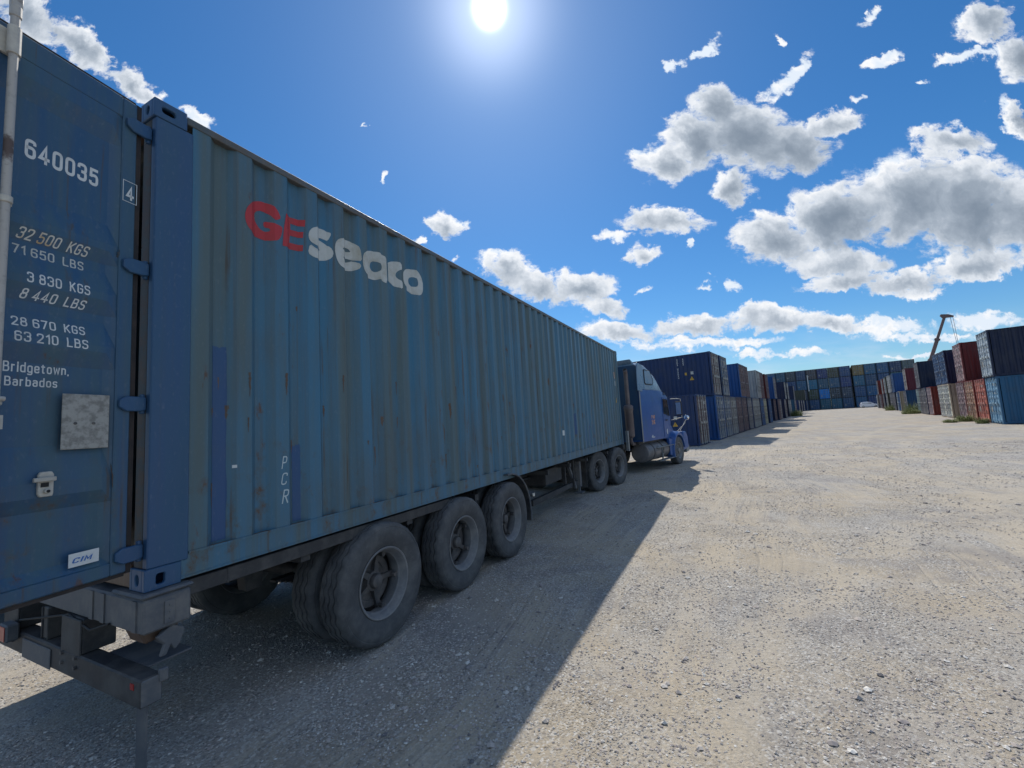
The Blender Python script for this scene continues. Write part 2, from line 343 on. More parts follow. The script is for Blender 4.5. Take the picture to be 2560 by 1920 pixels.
def groundfn(t, b):
    co = obj_co(t)
    warp = t.node('ShaderNodeTexNoise'); t.put(warp.inputs['Vector'], co); warp.inputs['Scale'].default_value = .12; warp.inputs['Detail'].default_value = 3
    cw = t.vm('ADD', co, t.vm('MULTIPLY', t.vm('SUBTRACT', warp.outputs['Color'], (.5, .5, .5)), (2.2, 2.2, 0)))
    def streaks(rz, along, across, v):
        m_ = t.node('ShaderNodeMapping', vector_type='POINT'); t.put(m_.inputs[0], v); m_.inputs['Rotation'].default_value = (0, 0, rz); m_.inputs['Scale'].default_value = (along, across, 1)
        return t.noise(m_.outputs[0], 1., 5, .6, .3)
    big = t.noise(cw, .28, 6, .62, .3)
    mid = t.noise(co, 1.7, 7, .65, .3)
    tr = streaks(-YZ+.05, .05, .9, cw); tr2 = streaks(-YZ+1.15, .05, 1.3, cw)
    fine = t.noise(co, 38, 6, .72); veryfine = t.noise(co, 130, 3, .7)
    c = t.mix(t.mr(big, .42, .58), (.35, .33, .30), (.40, .345, .265))
    c = t.mix(t.m('MULTIPLY', t.mr(mid, .45, .68), .6), c, (.43, .405, .365))
    c = t.mix(t.m('MULTIPLY', t.mr(t.noise(cw, .7, 7, .7, .6), .52, .63), .65), c, (.235, .22, .212))
    ln = t.mr(t.m('ABSOLUTE', t.m('SUBTRACT', tr, .5)), .0, .05, 1., 0.); ln2 = t.mr(t.m('ABSOLUTE', t.m('SUBTRACT', tr2, .52)), .0, .035, 1., 0.)
    trk = t.m('MAXIMUM', ln, t.m('MULTIPLY', ln2, .8)); trk = t.m('MULTIPLY', trk, t.mr(t.noise(co, .5, 4), .4, .6))
    c = t.mix(t.m('MULTIPLY', trk, .5), c, (.50, .435, .335))
    c = t.mix(t.m('MULTIPLY', t.mr(tr, .56, .7), .5), c, (.27, .25, .23))
    # wheel tracks of vehicles that turned across the yard
    arc = 0.
    sx = t.node('ShaderNodeVectorMath', operation='MULTIPLY'); t.put(sx.inputs[0], cw); sx.inputs[1].default_value = (1, 1, 0); flat = sx.outputs[0]
    for cx, cy, r_ in ((26, -38, 33.), (26, -38, 35.0), (-8, -30, 27.), (-8, -30, 29.1), (14, 22, 29.), (14, 22, 31.), (60, -22, 44.), (60, -22, 46.), (10, -60, 52.), (10, -60, 54.)):
        dd_ = t.m('ABSOLUTE', t.m('SUBTRACT', t.vm('LENGTH', t.vm('SUBTRACT', flat, (cx, cy, 0))), r_))
        arc = t.m('MAXIMUM', arc, t.mr(dd_, .10, .34, 1., 0.))
    arc = t.m('MULTIPLY', arc, t.mr(t.noise(co, .9, 5, .7), .38, .62))
    c = t.mix(t.m('MULTIPLY', arc, .55), c, (.50, .44, .345))
    trk = t.m('MAXIMUM', trk, arc)
    smooth_ = t.m('MAXIMUM', trk, t.mr(t.noise(cw, .55, 5, .6), .5, .62))       # patches of packed dust
    rough_ = t.m('SUBTRACT', 1., t.m('MULTIPLY', smooth_, .8))
    v = t.node('ShaderNodeTexVoronoi'); t.put(v.inputs['Vector'], co); v.inputs['Scale'].default_value = 75; v.inputs['Randomness'].default_value = 1
    v2 = t.node('ShaderNodeTexVoronoi'); t.put(v2.inputs['Vector'], co); v2.inputs['Scale'].default_value = 33
    hs = t.node('ShaderNodeSeparateColor'); t.put(hs.inputs[0], v.outputs['Color'])
    spk = t.m('MULTIPLY', t.mr(hs.outputs[0], .55, 1.), rough_); c = t.mix(t.m('MULTIPLY', spk, .7), c, (.62, .61, .58))
    dk = t.m('MULTIPLY', t.mr(hs.outputs[1], .7, 1.), rough_); c = t.mix(t.m('MULTIPLY', dk, .6), c, (.13, .125, .13))
    c = t.mix(t.m('MULTIPLY', t.mr(fine, .42, .7), .35), c, (.22, .20, .18))
    t.put(b.inputs['Base Color'], c)
    s1 = t.m('MULTIPLY', t.mr(v.outputs['Distance'], 0., .55, 1., 0.), t.mr(hs.outputs[2], .35, .9))
    s2 = t.m('MULTIPLY', t.mr(v2.outputs['Distance'], 0., .45, 1., 0.), t.mr(t.noise(co, 5, 3), .5, .62))
    h = t.m('MULTIPLY', t.m('ADD', t.m('MULTIPLY', s1, .8), t.m('MULTIPLY', s2, .9)), rough_)
    h = t.m('ADD', h, t.m('MULTIPLY', fine, .6)); h = t.m('ADD', h, t.m('MULTIPLY', veryfine, .25)); h = t.m('ADD', h, t.m('MULTIPLY', mid, 2.5))
    h = t.m('ADD', h, t.m('MULTIPLY', tr, 5.)); h = t.m('ADD', h, t.m('MULTIPLY', tr2, 4.)); h = t.m('SUBTRACT', h, t.m('MULTIPLY', trk, .5))
    bump(t, b, h, 1., .014)
M['ground'] = mat('gravel_ground', rough=.92, fn=groundfn, spec=.2)
def stonefn(t, b):
    g = t.node('ShaderNodeNewGeometry'); r = g.outputs['Random Per Island']
    ra = t.node('ShaderNodeValToRGB'); t.l.new(r, ra.inputs[0]); e = ra.color_ramp.elements
    e[0].color = (.15, .145, .15, 1); e[1].color = (.68, .66, .62, 1)
    for p_, k_ in ((.08, (.26, .24, .235, 1)), (.25, (.40, .35, .33, 1)), (.5, (.45, .41, .37, 1)), (.8, (.53, .50, .46, 1))):
        q = e.new(p_); q.color = k_
    t.put(b.inputs['Base Color'], ra.outputs[0])
M['stone'] = mat('gravel_stones', rough=.9, fn=stonefn, spec=.2)
def leaffn(t, b):
    g = t.node('ShaderNodeNewGeometry'); r = g.outputs['Random Per Island']
    t.put(b.inputs['Base Color'], t.mix(r, (.09, .13, .03), (.25, .27, .10)))
M['leaf'] = mat('weed_leaves', rough=.7, fn=leaffn)

# ------------------------------------------------------------------ ground
def ground_h(x, y):
    u, v = to_uv(x, y)
    h = zg(u)
    d = sqrt((x-CAMP.x)**2+(y-CAMP.y)**2)
    if d < 60:
        k = max(0, 1-d/60)
        h += (noise.noise(Vector((x*.7, y*.7, 0)))*.012+noise.noise(Vector((x*2.3, y*2.3, 3)))*.006)*k
        if -1 < y < 4 and -2 < x < 18: h -= 0.004
    return h
def make_ground():
    def axis(lo, hi, c0, c1, st):
        out = []; x = c0
        while x < c1: out.append(x); x += st
        s = st; y = c1
        while y < hi: out.append(y); s *= 1.13; y += s
        out.append(hi); s = st; y = c0-st; pre = []
        while y > lo: pre.append(y); s *= 1.13; y -= s
        pre.append(lo); return pre[::-1]+out
    xs = axis(-300, 900, -3, 16, .11); ys = axis(-700, 700, -9, 4, .11)
    vs = [(x, y, ground_h(x, y)) for y in ys for x in xs]; n = len(xs)
    fs = [(j*n+i, j*n+i+1, (j+1)*n+i+1, (j+1)*n+i) for j in range(len(ys)-1) for i in range(n-1)]
    me = bpy.data.meshes.new('ground'); me.from_pydata(vs, [], fs); me.materials.append(M['ground'])
    for p in me.polygons: p.use_smooth = True
    o = bpy.data.objects.new('ground', me); COL.objects.link(o); tag(o, kind='structure')
make_ground()
def make_stones():
    vs = []; fs = []
    base = [(1,0,0), (0,1,0), (-1,0,0), (0,-1,0), (0,0,1), (0,0,-1), (.7,.7,.45), (-.7,.7,.45), (-.7,-.7,.45), (.7,-.7,.45)]
    ff = [(0,6,4), (6,1,4), (1,7,4), (7,2,4), (2,8,4), (8,3,4), (3,9,4), (9,0,4), (0,1,6), (1,2,7), (2,3,8), (3,0,9)]
    for i in range(120000):
        d = math.exp(math.log(1.3)+R()*(math.log(26)-math.log(1.3)))
        a = radians(-48+R()*128)
        x = CAMP.x+d*cos(a); y = CAMP.y+d*sin(a)
        cl = noise.noise(Vector((x*.9, y*.9, 7)))+.5*noise.noise(Vector((x*3, y*3, 2)))
        if R() < .35-1.3*cl: continue
        s = .0033+.0045*R()**2+.0006*d
        if R() < .02: s *= 1.7+R()
        if R() < .0012: s *= 2.4
        s = min(s, .05)
        z = ground_h(x, y)
        c, q = cos(i), sin(i); sx, sy, sz = s*(.7+.6*R()), s*(.7+.6*R()), s*(.4+.4*R())
        o = len(vs)
        for bx, by, bz in base:
            k = .75+.5*R(); px, py = bx*sx*k, by*sy*k
            vs.append((x+px*c-py*q, y+px*q+py*c, z+bz*sz*k+sz*.25))
        fs += [(o+f[0], o+f[1], o+f[2]) for f in ff]
    me = bpy.data.meshes.new('gravel'); me.from_pydata(vs, [], fs); me.materials.append(M['stone'])
    o = bpy.data.objects.new('gravel', me); COL.objects.link(o)
    tag(o, 'loose grey and beige gravel strewn over the dusty ground', 'gravel', kind='stuff')
make_stones()

# ------------------------------------------------------------------ text
def drape(me, cuts_x, cuts_z, f):
    """cut a flat mesh along folds, then move each vertex with f(x, z)"""
    import bmesh
    bm = bmesh.new(); bm.from_mesh(me)
    for ks, n in ((cuts_x, (1, 0, 0)), (cuts_z, (0, 0, 1))):
        for k in ks:
            co = (k, 0, 0) if n[0] else (0, 0, k)
            bmesh.ops.bisect_plane(bm, geom=bm.verts[:]+bm.edges[:]+bm.faces[:], plane_co=co, plane_no=n, dist=1e-5)
    bmesh.ops.triangulate(bm, faces=bm.faces[:])
    for v in bm.verts:
        e = v.co.y; v.co = f(v.co.x, v.co.z); v.co.y += e
    bm.to_mesh(me); bm.free(); return me
def rect_mesh(x0, x1, z0, z1):
    me = bpy.data.meshes.new('r'); me.from_pydata([(x0, 0, z0), (x1, 0, z0), (x1, 0, z1), (x0, 0, z1)], [], [(0, 1, 2, 3)]); return me

# strokes of a condensed stencil-like face: (rounded corner radius, closed, points)
q_ = .22
GL_ = {'0': [(q_,1,[(0,0),(0,1),(.5,1),(.5,0)])], '1': [(0,0,[(.02,.8),(.25,1),(.25,0)])], '2': [(q_,0,[(0,.72),(0,1),(.5,1),(.5,.62),(.0,.02)]),(0,0,[(0,0),(.5,0)])],
 '3': [(q_,0,[(0,.75),(0,1),(.5,1),(.5,.53),(.18,.53)]),(q_,0,[(.18,.53),(.5,.53),(.5,0),(0,0),(0,.25)])], '4': [(0,0,[(.36,0),(.36,1),(0,.25),(.52,.25)])],
 '5': [(0,0,[(.48,1),(.05,1),(.03,.56)]),(q_,0,[(.03,.52),(.14,.62),(.5,.62),(.5,0),(0,0),(0,.22)])], '6': [(q_,0,[(.5,.78),(.5,1),(0,1),(0,0),(.5,0),(.5,.57),(0,.57)])], '7': [(0,0,[(0,1),(.5,1),(.15,0)])],
 '8': [(q_,1,[(.03,.53),(.03,1),(.47,1),(.47,.53)]),(q_,1,[(0,0),(0,.53),(.5,.53),(.5,0)])], 'K': [(0,0,[(0,0),(0,1)]),(0,0,[(.5,1),(0,.40)]),(0,0,[(.15,.58),(.5,0)])],
 'G': [(q_,0,[(.5,.74),(.5,1),(0,1),(0,0),(.5,0),(.5,.48)]),(0,0,[(.5,.48),(.28,.48)])], 'S': [(q_,0,[(.5,.78),(.5,1),(0,1),(0,.55),(.5,.5),(.5,0),(0,0),(0,.22)])], 'L': [(0,0,[(0,1),(0,0),(.45,0)])],
 'B': [(0,0,[(0,0),(0,1)]),(.2,0,[(0,1),(.45,1),(.45,.53),(0,.53)]),(.2,0,[(0,.53),(.5,.53),(.5,0),(0,0)])], 'r': [(0,0,[(0,0),(0,.7)]),(.15,0,[(0,.45),(0,.68),(.28,.68)])], 'i': [(0,0,[(0,0),(0,.7)]),(0,0,[(0,.88),(0,1)])],
 'd': [(0,0,[(.42,0),(.42,1)]),(.18,1,[(0,0),(0,.68),(.42,.68),(.42,0)])], 'g': [(.18,1,[(0,0),(0,.68),(.42,.68),(.42,0)]),(.15,0,[(.42,.68),(.42,-.27),(0,-.27),(0,-.18)])], 'e': [(.18,0,[(.42,.16),(.42,0),(0,0),(0,.68),(.42,.68),(.42,.34)]),(0,0,[(.42,.34),(0,.34)])],
 't': [(.12,0,[(.12,.95),(.12,0),(.32,0)]),(0,0,[(0,.7),(.3,.7)])], 'o': [(.18,1,[(0,0),(0,.68),(.42,.68),(.42,0)])], 'w': [(0,0,[(0,.7),(.13,0),(.3,.62),(.47,0),(.6,.7)])], 'n': [(0,0,[(0,0),(0,.7)]),(.18,0,[(0,.45),(0,.68),(.4,.68),(.4,0)])], ',': [(0,0,[(.04,.06),(0,-.16)])],
 'a': [(.18,0,[(.02,.56),(.02,.68),(.4,.68),(.4,0)]),(.16,1,[(0,0),(0,.4),(.4,.4),(.4,0)])], 'b': [(0,0,[(0,0),(0,1)]),(.18,1,[(0,0),(0,.68),(.42,.68),(.42,0)])], 's': [(.16,0,[(.38,.53),(.38,.68),(0,.68),(0,.36),(.38,.34),(.38,0),(0,0),(0,.15)])],
 'C': [(q_,0,[(.5,.74),(.5,1),(0,1),(0,0),(.5,0),(.5,.26)])], 'I': [(0,0,[(0,0),(0,1)])], 'M': [(0,0,[(0,0),(0,1),(.3,.25),(.6,1),(.6,0)])], 'P': [(0,0,[(0,0),(0,1)]),(.2,0,[(0,1),(.45,1),(.45,.48),(0,.48)])], 'R': [(0,0,[(0,0),(0,1)]),(.2,0,[(0,1),(.45,1),(.45,.52),(0,.52)]),(0,0,[(.2,.5),(.5,0)])]}
def stroke_text(s, box, wd=.16, shear=0, cut=None):
    x = 0; vs = []; fs = []; kk = 0
    for ch in s:
        if ch == ' ': x += .34; continue
        g = GL_[ch]; mx = max(p[0] for r, c, ps in g for p in ps)
        for r, closed, ps in g:
            P = [Vector((a, b)) for a, b in ps]; out = []; n = len(P)
            for i, p in enumerate(P):
                if not closed and i in (0, n-1) or r == 0: out.append(p); continue
                a, b = P[i-1], P[(i+1) % n]; ra = min(r, (a-p).length*.5); rb = min(r, (b-p).length*.5)
                A = p+(a-p).normalized()*ra; B = p+(b-p).normalized()*rb
                out += [A*(1-t)**2+p*2*t*(1-t)+B*t*t for t in (0, .2, .4, .6, .8, 1)]
            P = [p for i, p in enumerate(out) if i == 0 or (p-out[i-1]).length > 1e-4]; n = len(P)
            ring = []
            for i, p in enumerate(P):
                a = P[i-1] if (i or closed) else None; b = P[(i+1) % n] if (i < n-1 or closed) else None
                d1 = (p-a).normalized() if a is not None else None; d2 = (b-p).normalized() if b is not None else None
                d1 = d1 or d2; d2 = d2 or d1
                nn = Vector((-d1.y-d2.y, d1.x+d2.x)); nn = nn.normalized() if nn.length > 1e-6 else Vector((-d1.y, d1.x))
                k = 1/max(.45, nn.dot(Vector((-d1.y, d1.x)))); e = Vector((0, 0))
                if not closed and r == 0 and (i == 0 or i == n-1) and ch not in ',': e = (-d1 if i == 0 else d1)*wd*.5*.9
                ring.append((p+e+nn*wd*.5*k, p+e-nn*wd*.5*k))
            o = len(vs); kk += 1
            for a, b in ring:
                for q in (a, b): vs.append((q.x+x+q.y*shear, .00012*(kk % 3), q.y))
            m = n if closed else n-1
            for i in range(m): j = (i+1) % n; fs.append((o+2*i, o+2*j, o+2*j+1, o+2*i+1))
        x += mx+.17+wd
    me = bpy.data.meshes.new('lettering'); me.from_pydata(vs, [], fs)
    xs = [v.co.x for v in me.vertices]; ys = [v.co.z for v in me.vertices]; a, b, c, d = min(xs), max(xs), min(ys), max(ys)
    if ',' in s or 'g' in s: c = -wd/2
    x0, x1, z0, z1 = box
    for v in me.vertices: v.co.x = (v.co.x-a)/(b-a)*(x1-x0)+x0; v.co.z = (v.co.z-c)/(d-c)*(z1-z0)+z0
    return me
def chaikin(ps):
    out = []; n = len(ps)
    for i in range(n):
        (a, b), (c, d) = ps[i], ps[(i+1) % n]; out += [(a*.78+c*.22, b*.78+d*.22), (a*.22+c*.78, b*.22+d*.78)]
    return out
def outline_mesh(polys):
    cu = bpy.data.curves.new('o', 'CURVE'); cu.dimensions = '2D'; cu.fill_mode = 'BOTH'
    for ps in polys:
        sp = cu.splines.new('POLY'); sp.points.add(len(ps)-1); sp.use_cyclic_u = True
        for p, (x, z) in zip(sp.points, ps): p.co = (x, z, 0, 1)
    o = bpy.data.objects.new('o', cu); COL.objects.link(o)
    dg = bpy.context.evaluated_depsgraph_get(); me = bpy.data.meshes.new_from_object(o.evaluated_get(dg)); bpy.data.objects.remove(o)
    for v in me.vertices: v.co = (v.co.x, 0, v.co.y)
    return me

LOGO = {'G': [[(0.828,2.473),(0.802,2.524),(0.765,2.555),(0.729,2.566),(0.688,2.561),(0.644,2.539),(0.601,2.5),(0.568,2.451),(0.552,2.395),(0.554,2.347),(0.572,2.307),(0.605,2.281),(0.663,2.269),(0.722,2.268),(0.784,2.279),(0.811,2.299),(0.829,2.338),(0.838,2.383),(0.838,2.409),(0.775,2.414),(0.718,2.418),(0.713,2.374),(0.754,2.368),(0.751,2.343),(0.718,2.335),(0.683,2.346),(0.658,2.376),(0.644,2.405),(0.642,2.439),(0.658,2.469),(0.688,2.487),(0.723,2.49),(0.754,2.473),(0.775,2.445),(0.791,2.444)]],'E': [[(0.87,2.531),(1.046,2.554),(1.043,2.497),(0.937,2.489),(0.936,2.438),(1.035,2.45),(1.032,2.399),(0.932,2.388),(0.926,2.327),(1.033,2.339),(1.03,2.288),(0.839,2.26),(0.849,2.387)]],'s': [[(1.315,2.548),(1.284,2.557),(1.25,2.563),(1.171,2.549),(1.107,2.512),(1.073,2.465),(1.068,2.418),(1.086,2.386),(1.136,2.376),(1.193,2.374),(1.213,2.368),(1.193,2.346),(1.142,2.345),(1.08,2.364),(1.062,2.278),(1.115,2.263),(1.191,2.266),(1.271,2.291),(1.315,2.324),(1.325,2.374),(1.308,2.421),(1.261,2.439),(1.208,2.449),(1.189,2.455),(1.208,2.474),(1.262,2.475),(1.291,2.474)]],'e': [[(1.417,2.539),(1.469,2.556),(1.514,2.563),(1.555,2.563),(1.586,2.55),(1.614,2.527),(1.632,2.5),(1.646,2.394),(1.547,2.389),(1.42,2.373),(1.434,2.352),(1.478,2.339),(1.531,2.364),(1.562,2.382),(1.64,2.359),(1.607,2.309),(1.536,2.278),(1.453,2.261),(1.381,2.281),(1.345,2.334),(1.331,2.406),(1.341,2.469),(1.37,2.512)],[(1.414,2.435),(1.437,2.464),(1.489,2.486),(1.531,2.483),(1.549,2.462),(1.488,2.445)]],'a': [[(1.806,2.567),(1.858,2.572),(1.885,2.568),(1.902,2.55),(1.969,2.55),(1.971,2.448),(1.976,2.273),(1.9,2.279),(1.892,2.301),(1.838,2.279),(1.752,2.276),(1.703,2.294),(1.674,2.323),(1.654,2.38),(1.656,2.451),(1.674,2.489),(1.711,2.523),(1.754,2.549)],[(1.828,2.472),(1.881,2.466),(1.906,2.434),(1.895,2.391),(1.859,2.362),(1.806,2.364),(1.782,2.395),(1.792,2.442)]],'c': [[(2.129,2.564),(2.198,2.555),(2.205,2.49),(2.164,2.473),(2.137,2.444),(2.131,2.4),(2.159,2.366),(2.203,2.364),(2.208,2.276),(2.115,2.291),(2.031,2.33),(1.99,2.386),(1.989,2.447),(2.004,2.486),(2.034,2.52),(2.079,2.547)]],'o': [[(2.355,2.554),(2.41,2.562),(2.454,2.555),(2.491,2.533),(2.525,2.493),(2.553,2.418),(2.539,2.338),(2.518,2.303),(2.483,2.279),(2.427,2.276),(2.383,2.284),(2.278,2.314),(2.238,2.339),(2.22,2.376),(2.217,2.447),(2.229,2.479),(2.258,2.509),(2.301,2.534)],[(2.412,2.478),(2.455,2.458),(2.468,2.409),(2.443,2.365),(2.388,2.365),(2.35,2.392),(2.349,2.435),(2.372,2.462)]]}
# ------------------------------------------------------------------ the container on the trailer
L40, WC, HC = 12.192, 2.438, 2.894
ZB = 1.047; ZT = ZB+HC
CP = .278; C0 = .41      # corrugation pitch and centre of the first recess
def corr_pts(x0, x1, c0=C0, pitch=CP, deep=.044):
    pts = [(x0, 0)]
    k = math.ceil((x0-c0)/pitch+.25)
    while c0+k*pitch+.11 < x1:
        c = c0+k*pitch
        if c-.11 > x0: pts += [(c-.088, 0), (c-.040, deep), (c+.040, deep), (c+.088, 0)]
        k += 1
    pts.append((x1, 0)); return pts
SIDE = corr_pts(.215, L40-.2)
def corr_y(x):
    for (a, da), (b, db) in zip(SIDE, SIDE[1:]):
        if a <= x <= b: return da+(db-da)*(x-a)/(b-a+1e-9)
    return 0
def casting(m, x, y, z, dx, dy, mx, my, dz=.118):
    """corner casting; (x, y, z) is its outer low corner, dx and dy the direction inwards"""
    x1, y1 = x+dx*.178, y+dy*.162
    m.box(min(x, x1), max(x, x1), min(y, y1), max(y, y1), z, z+dz)
def truck_container():
    t = thing('shipping_container', 'weathered blue shipping container with red and white lettering, loaded on the semi-trailer', 'shipping container', (0, 0, ZB), 0)
    H = HC
    # posts and castings
    def post_shape(y0, sgn):
        mb = MB()
        def Y(v): return y0+sgn*v
        a, b = sorted((Y(.003), Y(.055)))
        mb.box(.012, .215, a, b, .118, H-.118)
        a, b = sorted((Y(.055), Y(.15))); mb.box(.06, .12, a, b, .118, H-.118)
        return mb
    for y0, s in ((0, 1), (WC, -1)):
        mb = MB(); mb.box(.013, .058, *sorted((y0+s*.056, y0+s*.15)), .118, H-.118); mb.build('hinge_channel', M['stain'], t, bevel=.004)
        post_shape(y0, s).build('corner_post', M['post'], t, bevel=.006)
        mb = MB(); a, b = sorted((y0+s*.003, y0+s*.14)); mb.box(L40-.16, L40-.01, a, b, .118, H-.118)
        mb.build('corner_post', M['side'], t, bevel=.006)
    # corner fittings with an oval hole in the side and the end
    def fitting(x, dx, y, dy, z, high, m):
        import bmesh
        mb = MB(); d = .178*dx; e = .162*dy; hz = .118
        th = .028
        # walls of a hollow block; side wall has an opening
        X0, X1 = sorted((x, x+d)); Y0, Y1 = sorted((y, y+e))
        def plate_side(yy, yt):
            a, b = sorted((yy, yt)); cx = (X0+X1)/2-.012*dx; cz = z+hz/2+(0 if high else -.004); rx, rz = (.036, .020) if high else (.022, .029)
            n = 24; ring = []
            for k in range(n):
                an = 2*pi*k/n; ring.append((cx+rx*max(-1, min(1, 1.2*cos(an))), cz+rz*max(-1, min(1, 1.2*sin(an)))))
            outer = []
            for k in range(n):
                an = 2*pi*k/n; c_, s_ = cos(an), sin(an); q = max(abs(c_), abs(s_)); ox = (X0+X1)/2+(X1-X0)/2*c_/q; oz = z+hz/2+hz/2*s_/q
                outer.append((ox, oz))
            vs = [(p[0], a, p[1]) for p in ring]+[(p[0], a, p[1]) for p in outer]+[(p[0], b, p[1]) for p in ring]+[(p[0], b, p[1]) for p in outer]
            fs = []
            for k in range(n):
                j = (k+1) % n
                fs += [(k, j, n+j, n+k), (2*n+k, 3*n+k, 3*n+j, 2*n+j), (k, 2*n+k, 2*n+j, j), (n+k, n+j, 3*n+j, 3*n+k)]
            mb.add(vs, fs)
        def plate_end(xx, xt):
            a, b = sorted((xx, xt)); cy = (Y0+Y1)/2; cz = z+hz/2; n = 24
            ring = [(cy+.022*cos(2*pi*k/n), cz+.030*sin(2*pi*k/n)) for k in range(n)]
            outer = []
            for k in range(n):
                an = 2*pi*k/n; c_, s_ = cos(an), sin(an); q = max(abs(c_), abs(s_)); outer.append(((Y0+Y1)/2+(Y1-Y0-2*th)/2*c_/q, z+hz/2+hz/2*s_/q))
            vs = [(a, p[0], p[1]) for p in ring]+[(a, p[0], p[1]) for p in outer]+[(b, p[0], p[1]) for p in ring]+[(b, p[0], p[1]) for p in outer]
            fs = []
            for k in range(n):
                j = (k+1) % n
                fs += [(k, j, n+j, n+k), (2*n+k, 3*n+k, 3*n+j, 2*n+j), (k, 2*n+k, 2*n+j, j), (n+k, n+j, 3*n+j, 3*n+k)]
            mb.add(vs, fs)
        plate_side(y, y+th*dy); plate_end(x, x+th*dx)
        if not high: plate_side(y+e, y+e-th*dy)
        else:
            plate_side(y+e, y+e-th*dy)
        a, b = sorted((x+d, x+d-.01*dx)); mb.box(a, b, Y0+th, Y1-th, z, z+hz) if not high else mb.box(a, b, Y0+th, Y1-th, z, z+hz)
        zz = z+hz-.012 if high else z
        mb.box(X0+.002, X1-.002, Y0+th, Y1-th, zz, zz+.012)
        mb.build('corner_fitting', m, t, bevel=.004)
    for z, hi in ((0, 0), (H-.118, 1)):
        fitting(0, 1, 0, 1, z, hi, M['post']); fitting(0, 1, WC, -1, z, hi, M['post'])
        fitting(L40, -1, 0, 1, z, hi, M['side']); fitting(L40, -1, WC, -1, z, hi, M['side'])
    # side panels
    for nm, yy, s in (('side_panel', .016, 1), ('side_panel', WC-.016, -1)):
        mb = MB(); n = len(SIDE)
        zs = (.155, H-.055)
        vs = [(x, yy+s*d, z) for z in zs for x, d in SIDE]
        mb.add(vs, [(i, i+1, n+i+1, n+i) for i in range(n-1)])
        o = mb.build(nm, M['side'], t, solid=.002)
    # rails
    for y0, s in ((0, 1), (WC, -1)):
        a, b = sorted((y0+s*.012, y0+s*.06)); c, d = sorted((y0+s*.006, y0+s*.014))
        mb = MB(); mb.box(.179, L40-.179, a, b, .022, .150); mb.box(.179, L40-.179, c, d+.02 if s > 0 else d, .014, .026); mb.box(.22, L40-.2, c, d, .146, .160)
        mb.build('bottom_rail', M['side'], t)
        a, b = sorted((y0+s*.008, y0+s*.07)); mb = MB(); mb.box(.179, L40-.179, a, b, H-.062, H-.012)
        mb.build('top_rail', M['toprail'], t, bevel=.004)
    # roof, floor, front wall
    rp = corr_pts(.12, L40-.12, .5, .21, .02); n = len(rp)
    mb = MB(); mb.add([(x, y, H-.016-d) for y in (.07, WC-.07) for x, d in rp], [(i, i+1, n+i+1, n+i) for i in range(n-1)])
    mb.build('roof', M['toprail'], t, solid=.002)
    mb = MB(); mb.box(.1, L40-.1, .06, WC-.06, .13, .17); mb.build('floor', M['wood'], t)
    mb = MB()
    for k in range(36): mb.box(.5+k*.32, .55+k*.32, .062, WC-.062, .03, .128)
    mb.build('cross_members', M['chassis'], t)
    fp = corr_pts(.17, WC-.17, .35, .25, .04); n = len(fp)
    mb = MB(); mb.add([(L40-.03-d, y, z) for z in (.16, H-.06) for y, d in fp], [(i, i+1, n+i+1, n+i) for i in range(n-1)])
    mb.build('front_wall', M['side'], t, solid=.003)
    mb = MB(); mb.box(L40-.08, L40-.012, .164, WC-.164, .02, .158); mb.build('front_sill', M['side'], t)
    mb = MB(); mb.box(L40-.07, L40-.012, .164, WC-.164, H-.07, H-.014); mb.build('front_header', M['side'], t)
    mb = MB(); mb.box(.005, .10, .164, WC-.164, .01, .135); mb.build('door_sill', M['rustband'], t, bevel=.004)
    mb = MB(); mb.box(.01, .10, .164, WC-.164, H-.125, H-.012); mb.build('door_header', M['rustband'], t, bevel=.004)
    # painted patches and marks on the side
    cuts = [x for x, d in SIDE]
    def on_side(me, off): return drape(me, [c for c in cuts if min(v.co.x for v in me.vertices) < c < max(v.co.x for v in me.vertices)], [], lambda x, z: (x, .0145-off+corr_y(x), z))
    def rag(x0, x1, z0, z1, jag=.012):
        pts = []; n = 14
        for i in range(n+1): pts.append((x0+(R()-.5)*jag*.5, z0+(z1-z0)*i/n))
        pts += [(x0+(x1-x0)*i/6, z1+(R()-.5)*jag*2) for i in range(1, 6)]
        for i in range(n, -1, -1): pts.append((x1+(R()-.5)*jag*.5, z0+(z1-z0)*i/n))
        me = bpy.data.meshes.new('p'); me.from_pydata([(x, 0, z) for x, z in pts], [], [tuple(range(len(pts)))]); return me
    for x0, x1, z0, z1 in ((.366, .455, .17, 1.42), (.93, 1.0, .17, .73), (7.62, 7.72, .5, .95), (8.35, 8.47, .2, .68), (8.62, 8.75, .2, .72), (8.9, 9.02, .2, .70), (9.25, 9.31, .2, .66)):
        link('paint_patch', on_side(rag(x0, x1, z0, z1), .001), M['patch'], t)
    for k in range(60):
        x = .3+R()**1.2*11.4; z = .2+R()*1.0 if k % 3 else .6+R()*1.6; hh = .03+R()*.16; ww = .004+R()*.008
        pts = []; n = 12
        for i in range(n+1): t_ = i/n; pts.append((x-ww*(1-.8*(1-t_)**2)*(.4+R()), z+hh*t_))
        for i in range(n, -1, -1): t_ = i/n; pts.append((x+ww*(1-.8*(1-t_)**2)*(.4+R()), z+hh*t_))
        me = bpy.data.meshes.new('p'); me.from_pydata([(a, 0, b) for a, b in pts], [], [tuple(range(len(pts)))])
        link('rust_streak', on_side(me, .0012), M['rustband'], t)
    for k_, (g_, ps) in enumerate(LOGO.items()):
        me = on_side(outline_mesh(ps if g_ == 'E' else [chaikin(q) for q in ps]), .0015+.0003*(k_ % 2)); link('lettering', me, M['red' if g_ in 'GE' else 'offwhite'], t)
